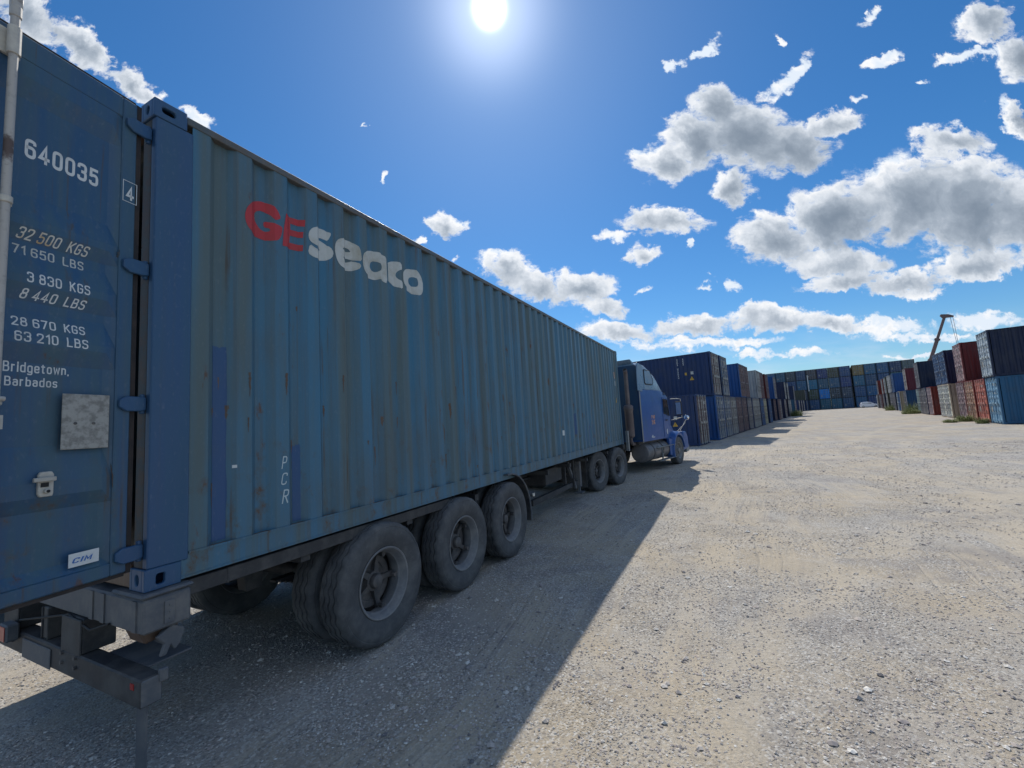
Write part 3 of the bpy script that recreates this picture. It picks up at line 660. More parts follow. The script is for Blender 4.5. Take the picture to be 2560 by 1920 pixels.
    for s, bx in (('P', (.815, .862, .57, .66)), ('C', (.812, .864, .455, .54)), ('R', (.815, .874, .32, .42))):
        me = on_side(stroke_text(s, bx, .11, .2), .0016); link('chalk_mark', me, M['chalk'], t)
    me = rect_mesh(.478, .50, .615, .635); link('sticker', on_side(me, .0016), M['white'], t)
    me = rect_mesh(6.86, 6.9, .52, .62); link('sticker', on_side(me, .0016), M['white'], t)
    def tri(x, z, s):
        me = bpy.data.meshes.new('tri'); me.from_pydata([(x-s, 0, z), (x+s, 0, z), (x, 0, z+1.7*s)], [], [(0, 1, 2)]); return me
    link('warning_sticker', on_side(tri(11.72, 1.27, .10), .002), M['yellow'], t)
    link('sticker', on_side(rect_mesh(11.66, 11.74, 1.78, 1.92), .002), M['white'], t)
    link('sticker', on_side(rect_mesh(11.62, 11.70, 2.0, 2.2), .002), M['orange'], t)
    # ---- doors
    DH0, DH1 = .13, H-.09
    DW = 1.165
    # z (from the container's floor line) against depth: shelf-like bands, steep below, gentle above
    prof = [(.516, -.034), (.583, -.004), (.65, -.004), (.82, -.034), (1.212, -.034), (1.298, -.004), (1.33, -.004), (1.46, -.034), (1.503, -.034), (1.583, -.004), (1.62, -.004), (1.74, -.034), (1.79, -.034), (1.86, -.004), (1.90, -.004), (2.02, -.034), (2.50, -.034), (2.60, -.004)]
    def dd(z):
        if z <= prof[0][0]: return prof[0][1]
        if z >= prof[-1][0]: return -.002
        for (a, da), (b, db) in zip(prof, prof[1:]):
            if a <= z <= b: return da+(db-da)*(z-a)/(b-a)
        return 0.
    def door(hx, hy, ang, flip, texts):
        d = empty('door', t, (hx, hy, 0), ang)
        sg = -1 if flip else 1
        def X(s): return s
        mb = MB(); TH = .05
        yo = (lambda a: a*sg)
        def bx(s0, s1, n0, n1, z0, z1): a, b = sorted((n0*sg, n1*sg)); mb.box(s0, s1, a, b, z0, z1)
        bx(.032, .105, -TH, 0, DH0, DH1); bx(DW-.085, DW-.012, -TH, 0, DH0, DH1)
        bx(.105, DW-.085, -TH, 0, DH0, DH0+.07); bx(.105, DW-.085, -TH, 0, DH1-.125, DH1)
        leaf = mb.build('door_frame', M['door'], d, bevel=.006)
        mb = MB(); zz = [DH0+.07, DH0+.12]+[p_[0] for p_ in prof]+[DH1-.125]
        dep = [-.002, -.034]+[p_[1] for p_ in prof]+[-.002]
        vs = []; ns = len(zz)
        ss = [.105, .105, .150, DW-.13, DW-.085, DW-.085]
        for j, s in enumerate(ss):
            for z, e in zip(zz, dep):
                n_ = e if 1 < j < 4 else (-.012 if j in (1, 4) else -.03)
                vs.append((s, n_*sg, z))
        fs = [(j*ns+i, j*ns+i+1, (j+1)*ns+i+1, (j+1)*ns+i) for j in range(len(ss)-1) for i in range(ns-1)]
        mb.add(vs, fs); mb.build('door_panel', M['door'], d, solid=.003)
        mb = MB()
        def bx2(s0, s1, n0, n1, z0, z1): a, b = sorted((n0*sg, n1*sg)); mb.box(s0, s1, a, b, z0, z1)
        bx2(.004, .031, -.045, -.012, DH0-.01, DH1+.01); bx2(.03, DW, -.048, -.02, DH1, DH1+.022); bx2(.03, DW, -.048, -.02, DH0-.022, DH0)
        bx2(DW-.012, DW+.008, -.045, -.015, DH0, DH1)
        mb.build('gasket', M['gasket'], d)
        # hinges
        for z in (2.66, 1.815, 1.03, .22):
            mb = MB()
            pts = [(-.035, z+.035), (.0, z+.04), (.06, z+.04), (.095, z+.02), (.095, z-.02), (.06, z-.042), (.0, z-.042), (-.035, z-.035)]
            mb.prism(pts, .002*sg, .022*sg); mb.tube((-.028, -.004*sg, z-.055), (-.028, -.004*sg, z+.055), .014)
            mb.build('hinge', M['post'], d, bevel=.004)
        # lock rods, guides, handles
        for s in (.580, .98):
            mb = MB(); n0 = .047*sg
            mb.path([(s, n0, DH0-.07), (s, n0, DH0+.4), (s, n0, 1.6), (s, n0, DH1+.06)], .0165, 12)
            rod = mb.build('lock_rod', M['galvdirty'], d, smooth=40)
            mb = MB(); mb.tube((s, n0, DH1+.02), (s, n0, DH1+.075), .021, 12); mb.box(s-.02, s+.02, n0-.012, n0+.012, DH1+.07, DH1+.125); mb.tube((s, n0, DH1+.12), (s, n0, DH1+.14), .018, 10, .010)
            mb.build('cam', M['galvdirty'], rod, smooth=40, bevel=.003)
            for z in (DH1-.10, 1.93, 1.02, DH0+.09):
                mb = MB(); tall = .07 if z == DH1-.10 else .016
                mb.tube((s, n0, z-tall), (s, n0, z+tall), .0235, 12)
                a, b = sorted((.002*sg, .02*sg)); mb.box(s-.036, s+.075, a, b, z-tall*.9, z+tall*.9)
                for q in (-.026, .06): mb.tube((s+q, .02*sg, z), (s+q, .028*sg, z), .009, 6)
                mb.build('rod_guide', M['galv'], rod, smooth=40, bevel=.003)
            mb = MB(); zh = .93 if s < .7 else 1.05
            mb.box(s-.02, s+.02, *sorted((.03*sg, .07*sg)), zh-.03, zh+.03); mb.path([(s, .075*sg, zh), (s+.2 if s < .7 else s-.2, .08*sg, zh-.01), (s+.42 if s < .7 else s-.42, .07*sg, zh-.02)], .011, 8)
            mb.build('handle', M['galvdirty'], rod, smooth=40)
        if texts:
            def on_door(me, off=.002):
                zs = [p_[0] for p_ in prof]
                return drape(me, [], zs, lambda x, z: (-x, off+dd(z), z))
            def T(s, sl_, sr_, z0, z1, m_='white', bold=.155, shear=0, frame=False):
                me = stroke_text(s, (-sl_, -sr_, z0, z1), bold, shear)
                if frame: me = drape(me, [], [], lambda x, z: (-x, .0025, z))
                else: me = on_door(me)
                link('lettering', me, M[m_], d)
            def stain(cx, cz, wx, wz, drip=0):
                pts = []; n = 26
                for i in range(n):
                    a = 2*pi*i/n; r_ = .55+.6*R(); zz_ = cz+wz*r_*sin(a)
                    if drip and sin(a) < -.6: zz_ -= drip*R()
                    pts.append((-(cx+wx*r_*cos(a)), zz_))
                me = bpy.data.meshes.new('p'); me.from_pydata([(a, 0, b) for a, b in pts], [], [tuple(range(n))]); link('rust_stain', on_door(me, .0009), M['stain'], d)
            for q in ((.47, 1.90, .035, .035, .02), (.40, 1.865, .055, .022, .02), (.33, 1.845, .03, .015, .03), (.095, 1.86, .022, .05, 0), (.10, 1.78, .018, .035, .05), (.11, .30, .022, .09, .06), (.10, .17, .03, .04, 0), (.11, 1.07, .012, .03, .05), (.10, .72, .012, .06, .10), (.42, 1.04, .03, .02, .09), (.36, 1.285, .018, .02, .04), (.22, .73, .015, .05, .12), (.13, .50, .016, .07, .08)): stain(*q)
            T('640035', .490, .196, 2.210, 2.317, 'white', .20)
            T('4', .086, .044, 2.199, 2.288, 'white', .20, frame=True)
            mb = MB()
            for s0, s1, z0, z1 in ((.028, .031, 2.187, 2.306), (.096, .099, 2.187, 2.306), (.028, .099, 2.184, 2.187), (.028, .099, 2.306, 2.309)): mb.box(s0, s1, .001, .0025, z0, z1)
            mb.build('lettering', M['white'], d)
            T('32 500  KGS', .508, .233, 1.797, 1.853, 'oldwhite', .15, .22); T('71 650  LBS', .516, .247, 1.722, 1.772, 'offwhite', .155)
            T('3 830  KGS', .473, .230, 1.590, 1.643, 'white', .155); T('8 440  LBS', .486, .236, 1.513, 1.565, 'white', .155, .2)
            T('28 670  KGS', .512, .238, 1.378, 1.424, 'white', .155); T('63 210  LBS', .505, .230, 1.306, 1.357, 'white', .155)
            T('Bridgetown,', .524, .289, 1.166, 1.214, 'white', .155); T('Barbados', .517, .332, 1.101, 1.145, 'white', .155)
            me = stroke_text('CIM', (-.268, -.185, .246, .272), .2, .2)
            for v in me.vertices: v.co = (-v.co.x, .0055+v.co.y, v.co.z)
            link('lettering', me, M['stickerblue'], d)
            me = rect_mesh(.159, .281, .228, .285); mb = MB(); mb.box(.159, .281, .001, .004, .228, .292); mb.build('sticker', M['white'], d)
            mb = MB(); mb.box(.132, .327, -.004, .003, .797, 1.072)
            plate = mb.build('plate', M['plate'], d, bevel=.002)
            mb = MB(); mb.tube((.20, .003, .925), (.20, .006, .925), .007); mb.tube((.275, .003, .925), (.275, .006, .925), .007); mb.build('rivet', M['hub'], plate)
            # handle catch
            mb = MB(); mb.prism([(.355, .585), (.40, .585), (.408, .60), (.408, .685), (.40, .70), (.36, .70), (.352, .685), (.352, .60)], -.002, .014)
            mb.box(.35, .43, .014, .03, .655, .675); mb.tube((.38, .012, .61), (.38, .03, .61), .011)
            mb.build('handle_catch', M['galv'], d, bevel=.003)
            mb = MB(); mb.box(.372, .40, .0145, .017, .63, .65); mb.tube((.38, .03, .61), (.38, .0315, .61), .007); mb.build('handle_catch', M['black'], d)
        return d
    door(-.03, .05, pi+radians(10.8), False, True)
    door(-.012, WC-.05, -pi/2, True, False)
    return t
truck_container()

# ------------------------------------------------------------------ wheels
def tyre_mesh(Rr=.513, hw=.135, n=104):
    prof = [(.292, -.105), (.315, -.118), (.36, -.131), (.42, -.137), (.463, -.132), (.468, -.129), (.473, -.131), (.488, -.126), (.503, -.112), (.512, -.100)]
    tr = []
    for g in (-.058, -.002, .054):
        tr += [(.5135, g-.010, 1), (.494, g-.006, 1), (.494, g+.006, 1), (.5135, g+.010, 1)]
    left = [(r, h, 0) for r, h in prof]; right = [(r, -h, 0) for r, h in prof[::-1]]
    full = left+tr+right
    vs = []; k = len(full)
    for i in range(n):
        a = 2*pi*i/n; zz = (.009 if i % 4 < 2 else -.009)
        for j, (r, h, z) in enumerate(full):
            hh = h+(zz if z else 0); rr = r
            if 8 <= j <= 9 or k-10 <= j <= k-9:
                if i % 4 in (0,): rr -= .006
            vs.append((rr*cos(a), hh, rr*sin(a)))
    fs = []
    for i in range(n):
        j = (i+1) % n
        for q in range(k-1): fs.append((i*k+q, i*k+q+1, j*k+q+1, j*k+q))
        fs.append((i*k+k-1, i*k, j*k, j*k+k-1))
    mb = MB(); mb.add(vs, fs); me = mb.mesh('tyre'); me.materials.append(M['tyre']); me.shade_smooth(); me.set_sharp_from_angle(angle=radians(32)); return me
TYRE = tyre_mesh()
def mesh_of(mb, name, m, ang=35):
    me = mb.mesh(name); me.materials.append(m); me.shade_smooth(); me.set_sharp_from_angle(angle=radians(ang)); return me
mb = MB(); mb.lathe([(.300, -.112), (.303, -.118), (.298, -.122), (.286, -.118), (.280, -.105), (.268, -.092), (.262, -.06), (.250, -.045), (.247, .02), (.262, .06), (.285, .10), (.303, .118), (.306, .112), (.290, .09)], 48, close=True)
RIM = mesh_of(mb, 'rim', M['rim'])
mb = MB()
mb.lathe([(0, -.098), (.035, -.096), (.056, -.084), (.064, -.064), (.064, -.045), (.085, -.04), (.09, .0), (.10, .012), (.16, .016), (.17, .004), (.225, .004), (.232, .02), (.236, .12), (.1, .13), (0, .13)], 40)
for k in range(5):
    a = 2*pi*k/5+.15; Mr = Matrix.Rotation(-a, 4, 'Y')
    vs = []
    for r_, ww, t0, t1 in ((.06, .030, -.045, .02), (.15, .020, -.02, .03), (.245, .026, -.03, .02)):
        vs.append([Mr @ Vector((r_, t0, -ww)), Mr @ Vector((r_, t0, ww)), Mr @ Vector((r_, t1, ww)), Mr @ Vector((r_, t1, -ww))])
    mb.loft(vs); p = Mr @ Vector((.222, -.05, 0)); q = Mr @ Vector((.222, -.085, 0)); mb.tube(p, q, .017, 6)
    p = Mr @ Vector((.222, -.062, 0)); q = Mr @ Vector((.25, -.062, 0)); mb.tube(p, q, .03, 4)
HUB = mesh_of(mb, 'hub', M['hub'])
mb = MB()
mb.lathe([(0, -.13), (.06, -.128), (.085, -.11), (.09, -.06), (.15, -.045), (.2, -.05), (.255, -.03), (.262, .0), (.15, .02), (0, .02)], 40)
for k in range(10):
    a = 2*pi*k/10; mb.tube((.14*cos(a), -.045, .14*sin(a)), (.14*cos(a), -.075, .14*sin(a)), .014, 6)
DISC = mesh_of(mb, 'hub', M['rim'])
def wheel(parent, x, y, right, dual=True, z=.513, hubm=None, name='wheel', rot=0.):
    """right-hand wheel has its outer face at -y"""
    wv = empty(name, parent, (x, y, z), 0 if right else pi)
    for i in range(2 if dual else 1):
        ty = link('tyre', TYRE, None, wv, mat_set=False); ty.location = (0, .135+i*.335, 0); ty.rotation_euler = (0, rot+i*.7, 0)
        ri = link('rim', RIM, None, wv, mat_set=False); ri.location = (0, .135+i*.335, 0)
    hb = link('hub', hubm or HUB, None, wv, mat_set=False); hb.location = (0, .135+(.0 if hubm else .055), 0); hb.rotation_euler = (0, rot, 0)
    return wv
# ------------------------------------------------------------------ semi-trailer
def trailer():
    t = thing('semi_trailer', 'dusty black three-axle container chassis trailer under the blue lettered container', 'trailer', (0, 0, 0))
    ch, bo = M['chassis'], M['bolster']
    # rear bolster
    mb = MB(); mb.box(-.02, .21, -.045, WC+.045, .84, 1.018); mb.box(-.03, .225, -.05, .30, 1.022, 1.0445); mb.box(-.03, .225, WC-.30, WC+.05, 1.022, 1.0445)
    bl = mb.build('rear_bolster', bo, t, bevel=.012)
    for y, s in ((-.045, -1), (WC+.045, 1)):
        mb = MB(); a, b = sorted((y, y+s*.008)); mb.box(.075, .125, a, b, .865, .985)
        for zz in (.89, .925, .96): mb.tube((.1, y, zz), (.1, y+s*.013, zz), .006, 8)
        mb.build('twist_lock_plate', bo, bl, bevel=.003)
    # plate seams on the bolster's rear face
    for y in (.02, .38, .52, 1.9, 2.06):
        mb = MB(); mb.box(-.027, -.02, y, y+.045, .85, 1.01); mb.build('stiffener', bo, bl)
    # twist lock lever under it
    for y in (.02, WC-.12):
        mb = MB(); mb.prism([(-.01, .845), (.19, .845), (.17, .79), (.02, .77)], y, y+.16)
        mb.build('twist_lock', M['rustband'], t, bevel=.01)
        mb = MB(); mb.prism([(.05, .80), (.13, .84), (.19, .80), (.17, .73), (.14, .70), (.12, .735), (.10, .69), (.07, .69), (.09, .75)], y-.045, y-.02); mb.tube((.12, y-.03, .78), (.12, y+.05, .78), .045, 14)
        mb.build('twist_lock_lever', bo, t, bevel=.005)
    # bumper
    mb = MB(); mb.box(-.05, .05, -.10, WC+.10, .505, .645); bu = mb.build('bumper', ch, t, bevel=.008)
    for y in (-.106, WC+.094):
        mb = MB(); mb.box(-.045, .045, y, y+.012, .51, .64); mb.box(.03, .07, y-.012, y+.02, .60, .665); mb.build('bumper_end_cap', bo, bu, bevel=.006)
    mb = MB(); mb.box(-.053, -.050, -.04, -.005, .59, .62); mb.build('reflector', M['lampred'], bu)
    # uprights and gusset plates
    for y0, y1 in ((.60, .86), (1.10, 1.20), (1.55, 1.80)):
        mb = MB(); mb.box(-.048, -.038, y0, y1, .56, .84) if y0 < 1 or y0 > 1.5 else None; mb.box(-.038, .12, y0, y0+.012, .647, .84); mb.box(-.038, .12, y1-.012, y1, .647, .84); mb.box(-.03, .05, y0+.015, y1-.015, .647, .84)
        mb.build('upright', ch, t, bevel=.004)
    mb = MB(); mb.prism([(.05, .628), (.27, .628), (.27, .64), (.05, .64)], .06, .50); mb.build('step_plate', bo, t, bevel=.003)
    mb = MB(); mb.box(-.12, -.052, 1.48, 1.62, .60, .71); la = mb.build('tail_light', bo, t, bevel=.01)
    mb = MB(); mb.box(-.124, -.121, 1.49, 1.61, .61, .70); mb.build('lens', M['lampred'], la)
    mb = MB(); mb.box(-.12, -.052, 2.0, 2.25, .56, .72); la = mb.build('tail_light', bo, t, bevel=.01)
    mb = MB(); mb.box(-.124, -.121, 2.01, 2.24, .57, .71); mb.build('lens', M['lampred'], la)
    mb = MB(); mb.box(-.058, -.0505, .98, 1.42, .50, .62); mb.build('bracket', bo, bu, bevel=.004)
    for k in range(5):
        mb = MB(); mb.box(-.0525, -.0505, .15+k*.09, .19+k*.09, .52, .56); mb.build('reflective_tape', M['lampred' if k % 2 else 'offwhite'], bu) if 0 else None
    for y in (.64, .82, 1.6, 1.75):
        for z in (.575, .63):
            mb = MB(); mb.tube((-.049, y, z), (-.062, y, z), .012, 6); mb.build('bolt', M['hub'], bu)
    mb = MB(); mb.path([(-.03, .3, .86), (-.04, .5, .80), (-.035, .8, .845), (-.04, 1.1, .79), (-.05, 1.5, .72)], .007, 6); mb.build('wiring', M['black'], t, smooth=40)
    for y in (-.05, WC-.03): 
        mb = MB(); mb.box(.0, .008, y, y+.10, .03, .505); mb.build('hanging_strip', bo, t)
    # cables hanging below
    mb = MB(); mb.path([(.1, 1.0, .84), (.15, 1.05, .74), (.2, 1.2, .70), (.2, 1.45, .74), (.15, 1.5, .84)], .014, 8); mb.path([(.1, .95, .84), (.18, 1.0, .70), (.2, 1.15, .66), (.2, 1.5, .70), (.12, 1.6, .84)], .011, 8)
    mb.build('air_hose', M['black'], t, smooth=40)
    # side rails
    for y0 in (.03, WC-.09):
        mb = MB(); mb.box(.215, 2.9, y0, y0+.06, .948, 1.038); mb.box(.45, .462, y0-.006, y0+.06, .944, 1.04); mb.build('side_rail', ch, t, bevel=.004)
    mb = MB()
    for y0 in (.68, 1.60):
        mb.box(.21, 9.2, y0, y0+.16, .98, 1.012); mb.box(.21, 9.2, y0+.07, y0+.09, .79, .98); mb.box(.21, 9.2, y0, y0+.16, .76, .79)
        mb.box(9.2, 12.1, y0, y0+.16, .98, 1.036); mb.box(9.2, 12.1, y0+.07, y0+.09, .93, .98)
    for x in (1.0, 2.2, 3.5, 4.8, 6.0, 7.2, 8.4, 10.3, 11.6): mb.box(x, x+.08, .06, WC-.06, .90, .975)
    mb.build('main_beam', ch, t)
    mb = MB(); mb.box(11.95, 12.19, -.02, WC+.02, .90, 1.04); mb.build('front_bolster', ch, t, bevel=.01)
    # running gear
    for i, x in enumerate((1.75, 3.04, 4.26)):
        for side in (1, 0):
            wheel(t, x, -.075 if side else WC+.075, side, rot=(.0, .5, 1.1)[i]+side*.2)
        mb = MB(); mb.tube((x, .5, .513), (x, WC-.5, .513), .065, 14); mb.build('axle', ch, t, smooth=40)
        for y in (.72, 1.64):
            mb = MB()
            for k in range(5): mb.box(x-.5+k*.05, x+.5-k*.05, y, y+.08, .40-k*.018+.2, .416-k*.018+.2)
            mb.build('leaf_spring', ch, t)
            mb = MB(); mb.tube((x-.22, y-.12, .60), (x-.22, y+.05, .60), .085, 16); mb.tube((x-.22, y+.05, .60), (x-.22, y+.10, .60), .05, 12); mb.build('brake_chamber', M['hub'], t, smooth=40, bevel=.008)
    for x in (1.05, 2.4, 3.66, 4.95):
        for y in (.70, 1.62):
            mb = MB(); mb.prism([(x-.10, .88), (x+.10, .88), (x+.06, .62), (x-.06, .62)], y, y+.12); mb.build('spring_hanger', ch, t, bevel=.006)
    # curved mudguard ahead of the third wheel
    for y in (-.05, WC-.52):
        mb = MB(); rs = []
        for k in range(13):
            a = radians(95-k*11.5) if k < 9 else None
            if a is not None: px, pz = 4.26+.66*cos(a), .53+.60*sin(a)*1.0
            else: px, pz = 4.26+.67, .53-(k-8)*.045+.0
            rs.append((px, pz))
        ring = []
        for i, (px, pz) in enumerate(rs):
            ring.append([Vector((px, y, pz)), Vector((px, y+.57, pz)), Vector((px+.012, y+.57, pz+.012)), Vector((px+.012, y, pz+.012))])
        mb.loft(ring); g = mb.build('mudguard', ch, t, smooth=40)
        mb = MB(); mb.path([(px+.006, y-.004, pz+.006) for px, pz in rs], .013, 6); mb.build('edge_trim', bo, g, smooth=40)
    mb = MB(); mb.tube((5.18, -.01, .70), (5.18, .05, .70), .035, 12); mb.tube((5.18, .05, .70), (5.30, .6, .74), .012, 6); l_ = mb.build('side_marker', bo, t, smooth=40)
    mb = MB(); mb.tube((5.155, -.02, .70), (5.155, .0, .70), .026, 12); mb.build('lens', M['lampclear'], l_)
    # landing gear
    for y in (.30, WC-.42):
        mb = MB(); mb.box(8.55, 8.67, y, y+.12, .30, .92); mb.box(8.58, 8.64, y+.03, y+.09, .18, .30); mb.box(8.48, 8.74, y-.04, y+.16, .155, .18)
        lg = mb.build('landing_leg', bo, t, bevel=.005)
        mb = MB(); mb.box(8.12, 8.17, y, y+.09, .34, .95); mb.box(7.6, 7.66, y+.02, y+.08, .5, .95); mb.build('brace', ch, lg)
        Mx = Matrix.Translation((8.1, y+.05, .62)) @ Matrix.Rotation(radians(52), 4, 'Y'); mb = MB(); mb.box(-.4, .4, -.025, .025, -.03, .03, Mx); mb.build('brace', bo, lg)
    mb = MB(); mb.box(5.9, 8.55, .34, .42, .36, .46); mb.build('guard_rail', ch, t, bevel=.004)
    mb = MB(); mb.box(8.60, 8.66, .42, WC-.42, .48, .56); mb.build('landing_crossbar', ch, t)
    mb = MB(); mb.box(6.6, 7.5, .36, .9, .62, .92); mb.build('tool_box', ch, t, bevel=.01)
    return t
trailer()

# ------------------------------------------------------------------ tractor unit
TA = radians(-12.2)
def tractor():
    t = thing('truck_tractor', 'dusty blue conventional truck tractor with high-roof sleeper, coupled to the container trailer', 'truck', (10.38, .02, 0), TA)
    CY = 1.22
    def sect(x, hw, z0, z1, r, n=5, cy=CY):
        pts = []
        pts += [(cy-hw, z0)]
        for k in range(n+1):
            a = pi-(pi/2)*k/n; pts.append((cy-hw+r+r*cos(a), z1-r+r*sin(a)))
        for k in range(n+1):
            a = pi/2-(pi/2)*k/n; pts.append((cy+hw-r+r*cos(a), z1-r+r*sin(a)))
        pts.append((cy+hw, z0))
        return [Vector((x, y, z)) for y, z in pts]
    # sleeper and cab shell
    mb = MB()
    S = [(2.66, 1.10, 1.06, 2.74, .05), (2.70, 1.13, 1.04, 2.745, .03), (4.45, 1.13, 1.04, 2.745, .03), (4.62, 1.12, 1.04, 2.745, .04), (5.15, 1.09, 1.0, 2.70, .08), (5.45, 1.04, 1.0, 2.60, .10), (5.62, .98, 1.0, 2.15, .10), (5.95, .90, 1.0, 1.78, .12)]
    mb.loft([sect(x, h, a, b, r) for x, h, a, b, r in S]); cabo = mb.build('cab', M['cab'], t, smooth=35)
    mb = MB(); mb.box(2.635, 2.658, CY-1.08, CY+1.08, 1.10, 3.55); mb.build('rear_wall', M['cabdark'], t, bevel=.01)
    # roof fairing
    mb = MB()
    S = [(2.66, 1.10, 2.75, 3.60, .16), (2.95, 1.12, 2.75, 3.66, .20), (3.4, 1.12, 2.75, 3.64, .24), (3.88, 1.11, 2.75, 3.52, .28), (4.3, 1.09, 2.75, 3.34, .26), (4.7, 1.05, 2.75, 3.08, .20), (5.0, 1.0, 2.75, 2.87, .09), (5.2, .96, 2.75, 2.77, .01)]
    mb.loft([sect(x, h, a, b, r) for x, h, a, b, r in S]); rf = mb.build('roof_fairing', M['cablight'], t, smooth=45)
    # lip standing up at the back of the roof
    mb = MB(); mb.prism([(3.0, 3.60), (2.78, 3.655), (2.58, 3.74), (2.52, 3.745), (2.60, 3.66), (2.70, 3.58)], CY-.95, CY+.95); mb.build('spoiler', M['cablight'], rf, bevel=.01)
    for y, s in ((CY-1.13, -1), (CY+1.13, 1)):
        a, b = sorted((y-s*.004, y+s*.028)); mb = MB(); mb.prism([(2.50, 2.70), (2.86, 2.68), (2.98, 2.9), (3.02, 3.55), (2.62, 3.62), (2.52, 3.3)], a, b); mb.build('side_extender', M['cablight'], rf, bevel=.01)
        a, b = sorted((y-s*.0, y+s*.012)); mb = MB(); mb.box(2.60, 2.68, a, b, 1.02, 2.68); mb.build('corner_trim', M['trim'], cabo, bevel=.004)
        a, b = sorted((y+s*.001, y+s*.007))
        fr = [(3.17, 3.42), (3.17, 3.0), (3.24, 2.93), (3.85, 2.93), (3.92, 3.0), (3.92, 3.12), (3.70, 3.42)]
        mb = MB(); P3 = [Vector((x_, y-s*.004, z_)) for x_, z_ in fr]; P3.append(P3[0]); mb.path([p_+Vector((0, s*.006, 0)) for p_ in P3], .012, 6); sw = mb.build('sleeper_window', M['black'], rf)
        mb = MB(); mb.prism([(3.20, 3.39), (3.20, 3.01), (3.26, 2.955), (3.84, 2.955), (3.89, 3.01), (3.89, 3.11), (3.69, 3.39)], a-.002, b-.003); mb.build('pane', M['cablight'], sw)
        # door with its window
        a, b = sorted((y+s*.0, y+s*.004)); 
        ys = (lambda x_: max(0, (x_-4.62))*.075*(-s))
        def pf(x_, yy, z_): return (x_, yy+ys(x_), z_)
        mb = MB(); mb.prism([(4.66, 1.06), (5.42, 1.03), (5.62, 1.75), (5.40, 2.50), (4.66, 2.52)], a, b+.004, pf); dr = mb.build('cab_door', M['cab'], t, bevel=.004)
        mb = MB(); mb.prism([(4.74, 1.93), (5.46, 1.83), (5.30, 2.43), (4.74, 2.44)], *sorted((y+s*.009, y+s*.012)), pf); wd = mb.build('window', M['glass'], dr)
        mb = MB(); pp = [pf(x_, y+s*.014, z_) for x_, z_ in ((4.74, 1.93), (5.46, 1.83), (5.30, 2.43), (4.74, 2.44), (4.74, 1.93))]; mb.path(pp, .014, 6); mb.path([pp[0], pp[0]], .001, 3) if 0 else None; mb.build('window_frame', M['black'], wd)
        mb = MB(); mb.box(4.84, 5.0, *sorted((y+s*.008, y+s*.035)), 1.66, 1.70); mb.build('handle', M['black'], dr, bevel=.004)
        # mirrors
        mb = MB(); yo = y+s*.34
        mb.box(5.35, 5.43, *sorted((yo-s*.11, yo+s*.11)), 1.82, 2.34); mi = mb.build('mirror', M['black'], t, bevel=.02)
        mb = MB(); mb.box(5.342, 5.349, *sorted((yo-s*.09, yo+s*.09)), 1.86, 2.30); mb.build('mirror_glass', M['chrome'], mi)
        mb = MB(); mb.path([(5.5, y+s*.02, 2.45), (5.46, yo-s*.05, 2.44), (5.46, yo+s*.06, 2.42), (5.46, yo+s*.06, 1.74), (5.46, yo-s*.05, 1.72), (5.5, y, 1.66)], .016, 8); mb.build('mirror_bracket', M['galv'], mi, smooth=40)
    # bright strip round the lower rear edge, sun visor, windscreen
    mb = MB(); mb.loft([[Vector((5.36, CY-1.0+q, 2.64-.0*q)) for q in (0,)]+[Vector((5.36, CY+1.0, 2.64)), Vector((5.68, CY+.98, 2.50)), Vector((5.68, CY-.98, 2.50))], [Vector((5.36, CY-1.0, 2.67)), Vector((5.36, CY+1.0, 2.67)), Vector((5.70, CY+.98, 2.52)), Vector((5.70, CY-.98, 2.52))]]); mb.build('sun_visor', M['cablight'], t)
    mb = MB(); mb.loft([[Vector((5.475, CY-.95, 2.50)), Vector((5.475, CY+.95, 2.50)), Vector((5.485, CY+.95, 2.50)), Vector((5.485, CY-.95, 2.50))], [Vector((5.93, CY-.82, 1.80)), Vector((5.93, CY+.82, 1.80)), Vector((5.96, CY+.82, 1.80)), Vector((5.96, CY-.82, 1.80))]]); ws = mb.build('windscreen', M['glass'], t)
    for k in range(4):
        mb = MB(); mb.box(4.86+k*.0, 5.14, CY-1.112, CY-1.098, 2.60+k*.028, 2.612+k*.028); mb.build('vent_slat', M['black'], cabo)
    # bonnet
    mb = MB()
    S = [(5.80, .90, .75, 1.76, .18), (6.1, .86, .75, 1.68, .22), (6.6, .76, .72, 1.55, .25), (7.0, .68, .70, 1.40, .26), (7.15, .62, .72, 1.25, .22)]
    mb.loft([sect(x, h, a, b, r) for x, h, a, b, r in S]); mb.build('bonnet', M['cab'], t, smooth=40)
    mb = MB(); mb.box(7.155, 7.18, CY-.42, CY+.42, .70, 1.2); mb.build('grille', M['chrome'], t, bevel=.02)
    mb = MB(); mb.prism([(6.95, .34), (7.3, .38), (7.3, .66), (6.95, .64)], CY-1.15, CY+1.15); mb.build('front_bumper', M['trim'], t, bevel=.05)
    # front wings
    WX = 5.86
    for y, s in ((.0, 1), (2*CY, -1)):
        rings = []
        for k in range(15):
            a = radians(196-k*13.4); ro = .74; ri = .60
            ox, oz = WX+.06+ro*1.02*cos(a), .50+ro*.98*sin(a); ix, iz = WX+.03+ri*cos(a), .50+ri*sin(a)
            yo = y-s*.02; yi = y+s*.52; 
            rings.append([Vector((ox*.6+ix*.4, yo, oz*.6+iz*.4)), Vector((ox, yo+s*.07, oz)), Vector((ox, yi, oz+.05)), Vector((ix, yi, iz)), Vector((ix, yo+s*.01, iz))])
        mb = MB(); mb.loft(rings); wg = mb.build('front_wing', M['cab'], t, smooth=50)
        mb = MB(); a, b = sorted((y+s*.04, y+s*.5)); mb.prism([(6.42, .45), (7.16, .52), (7.12, .98), (6.95, 1.18), (6.55, 1.2), (6.5, .8)], a, b); mb.build('front_wing', M['cab'], wg, bevel=.05)
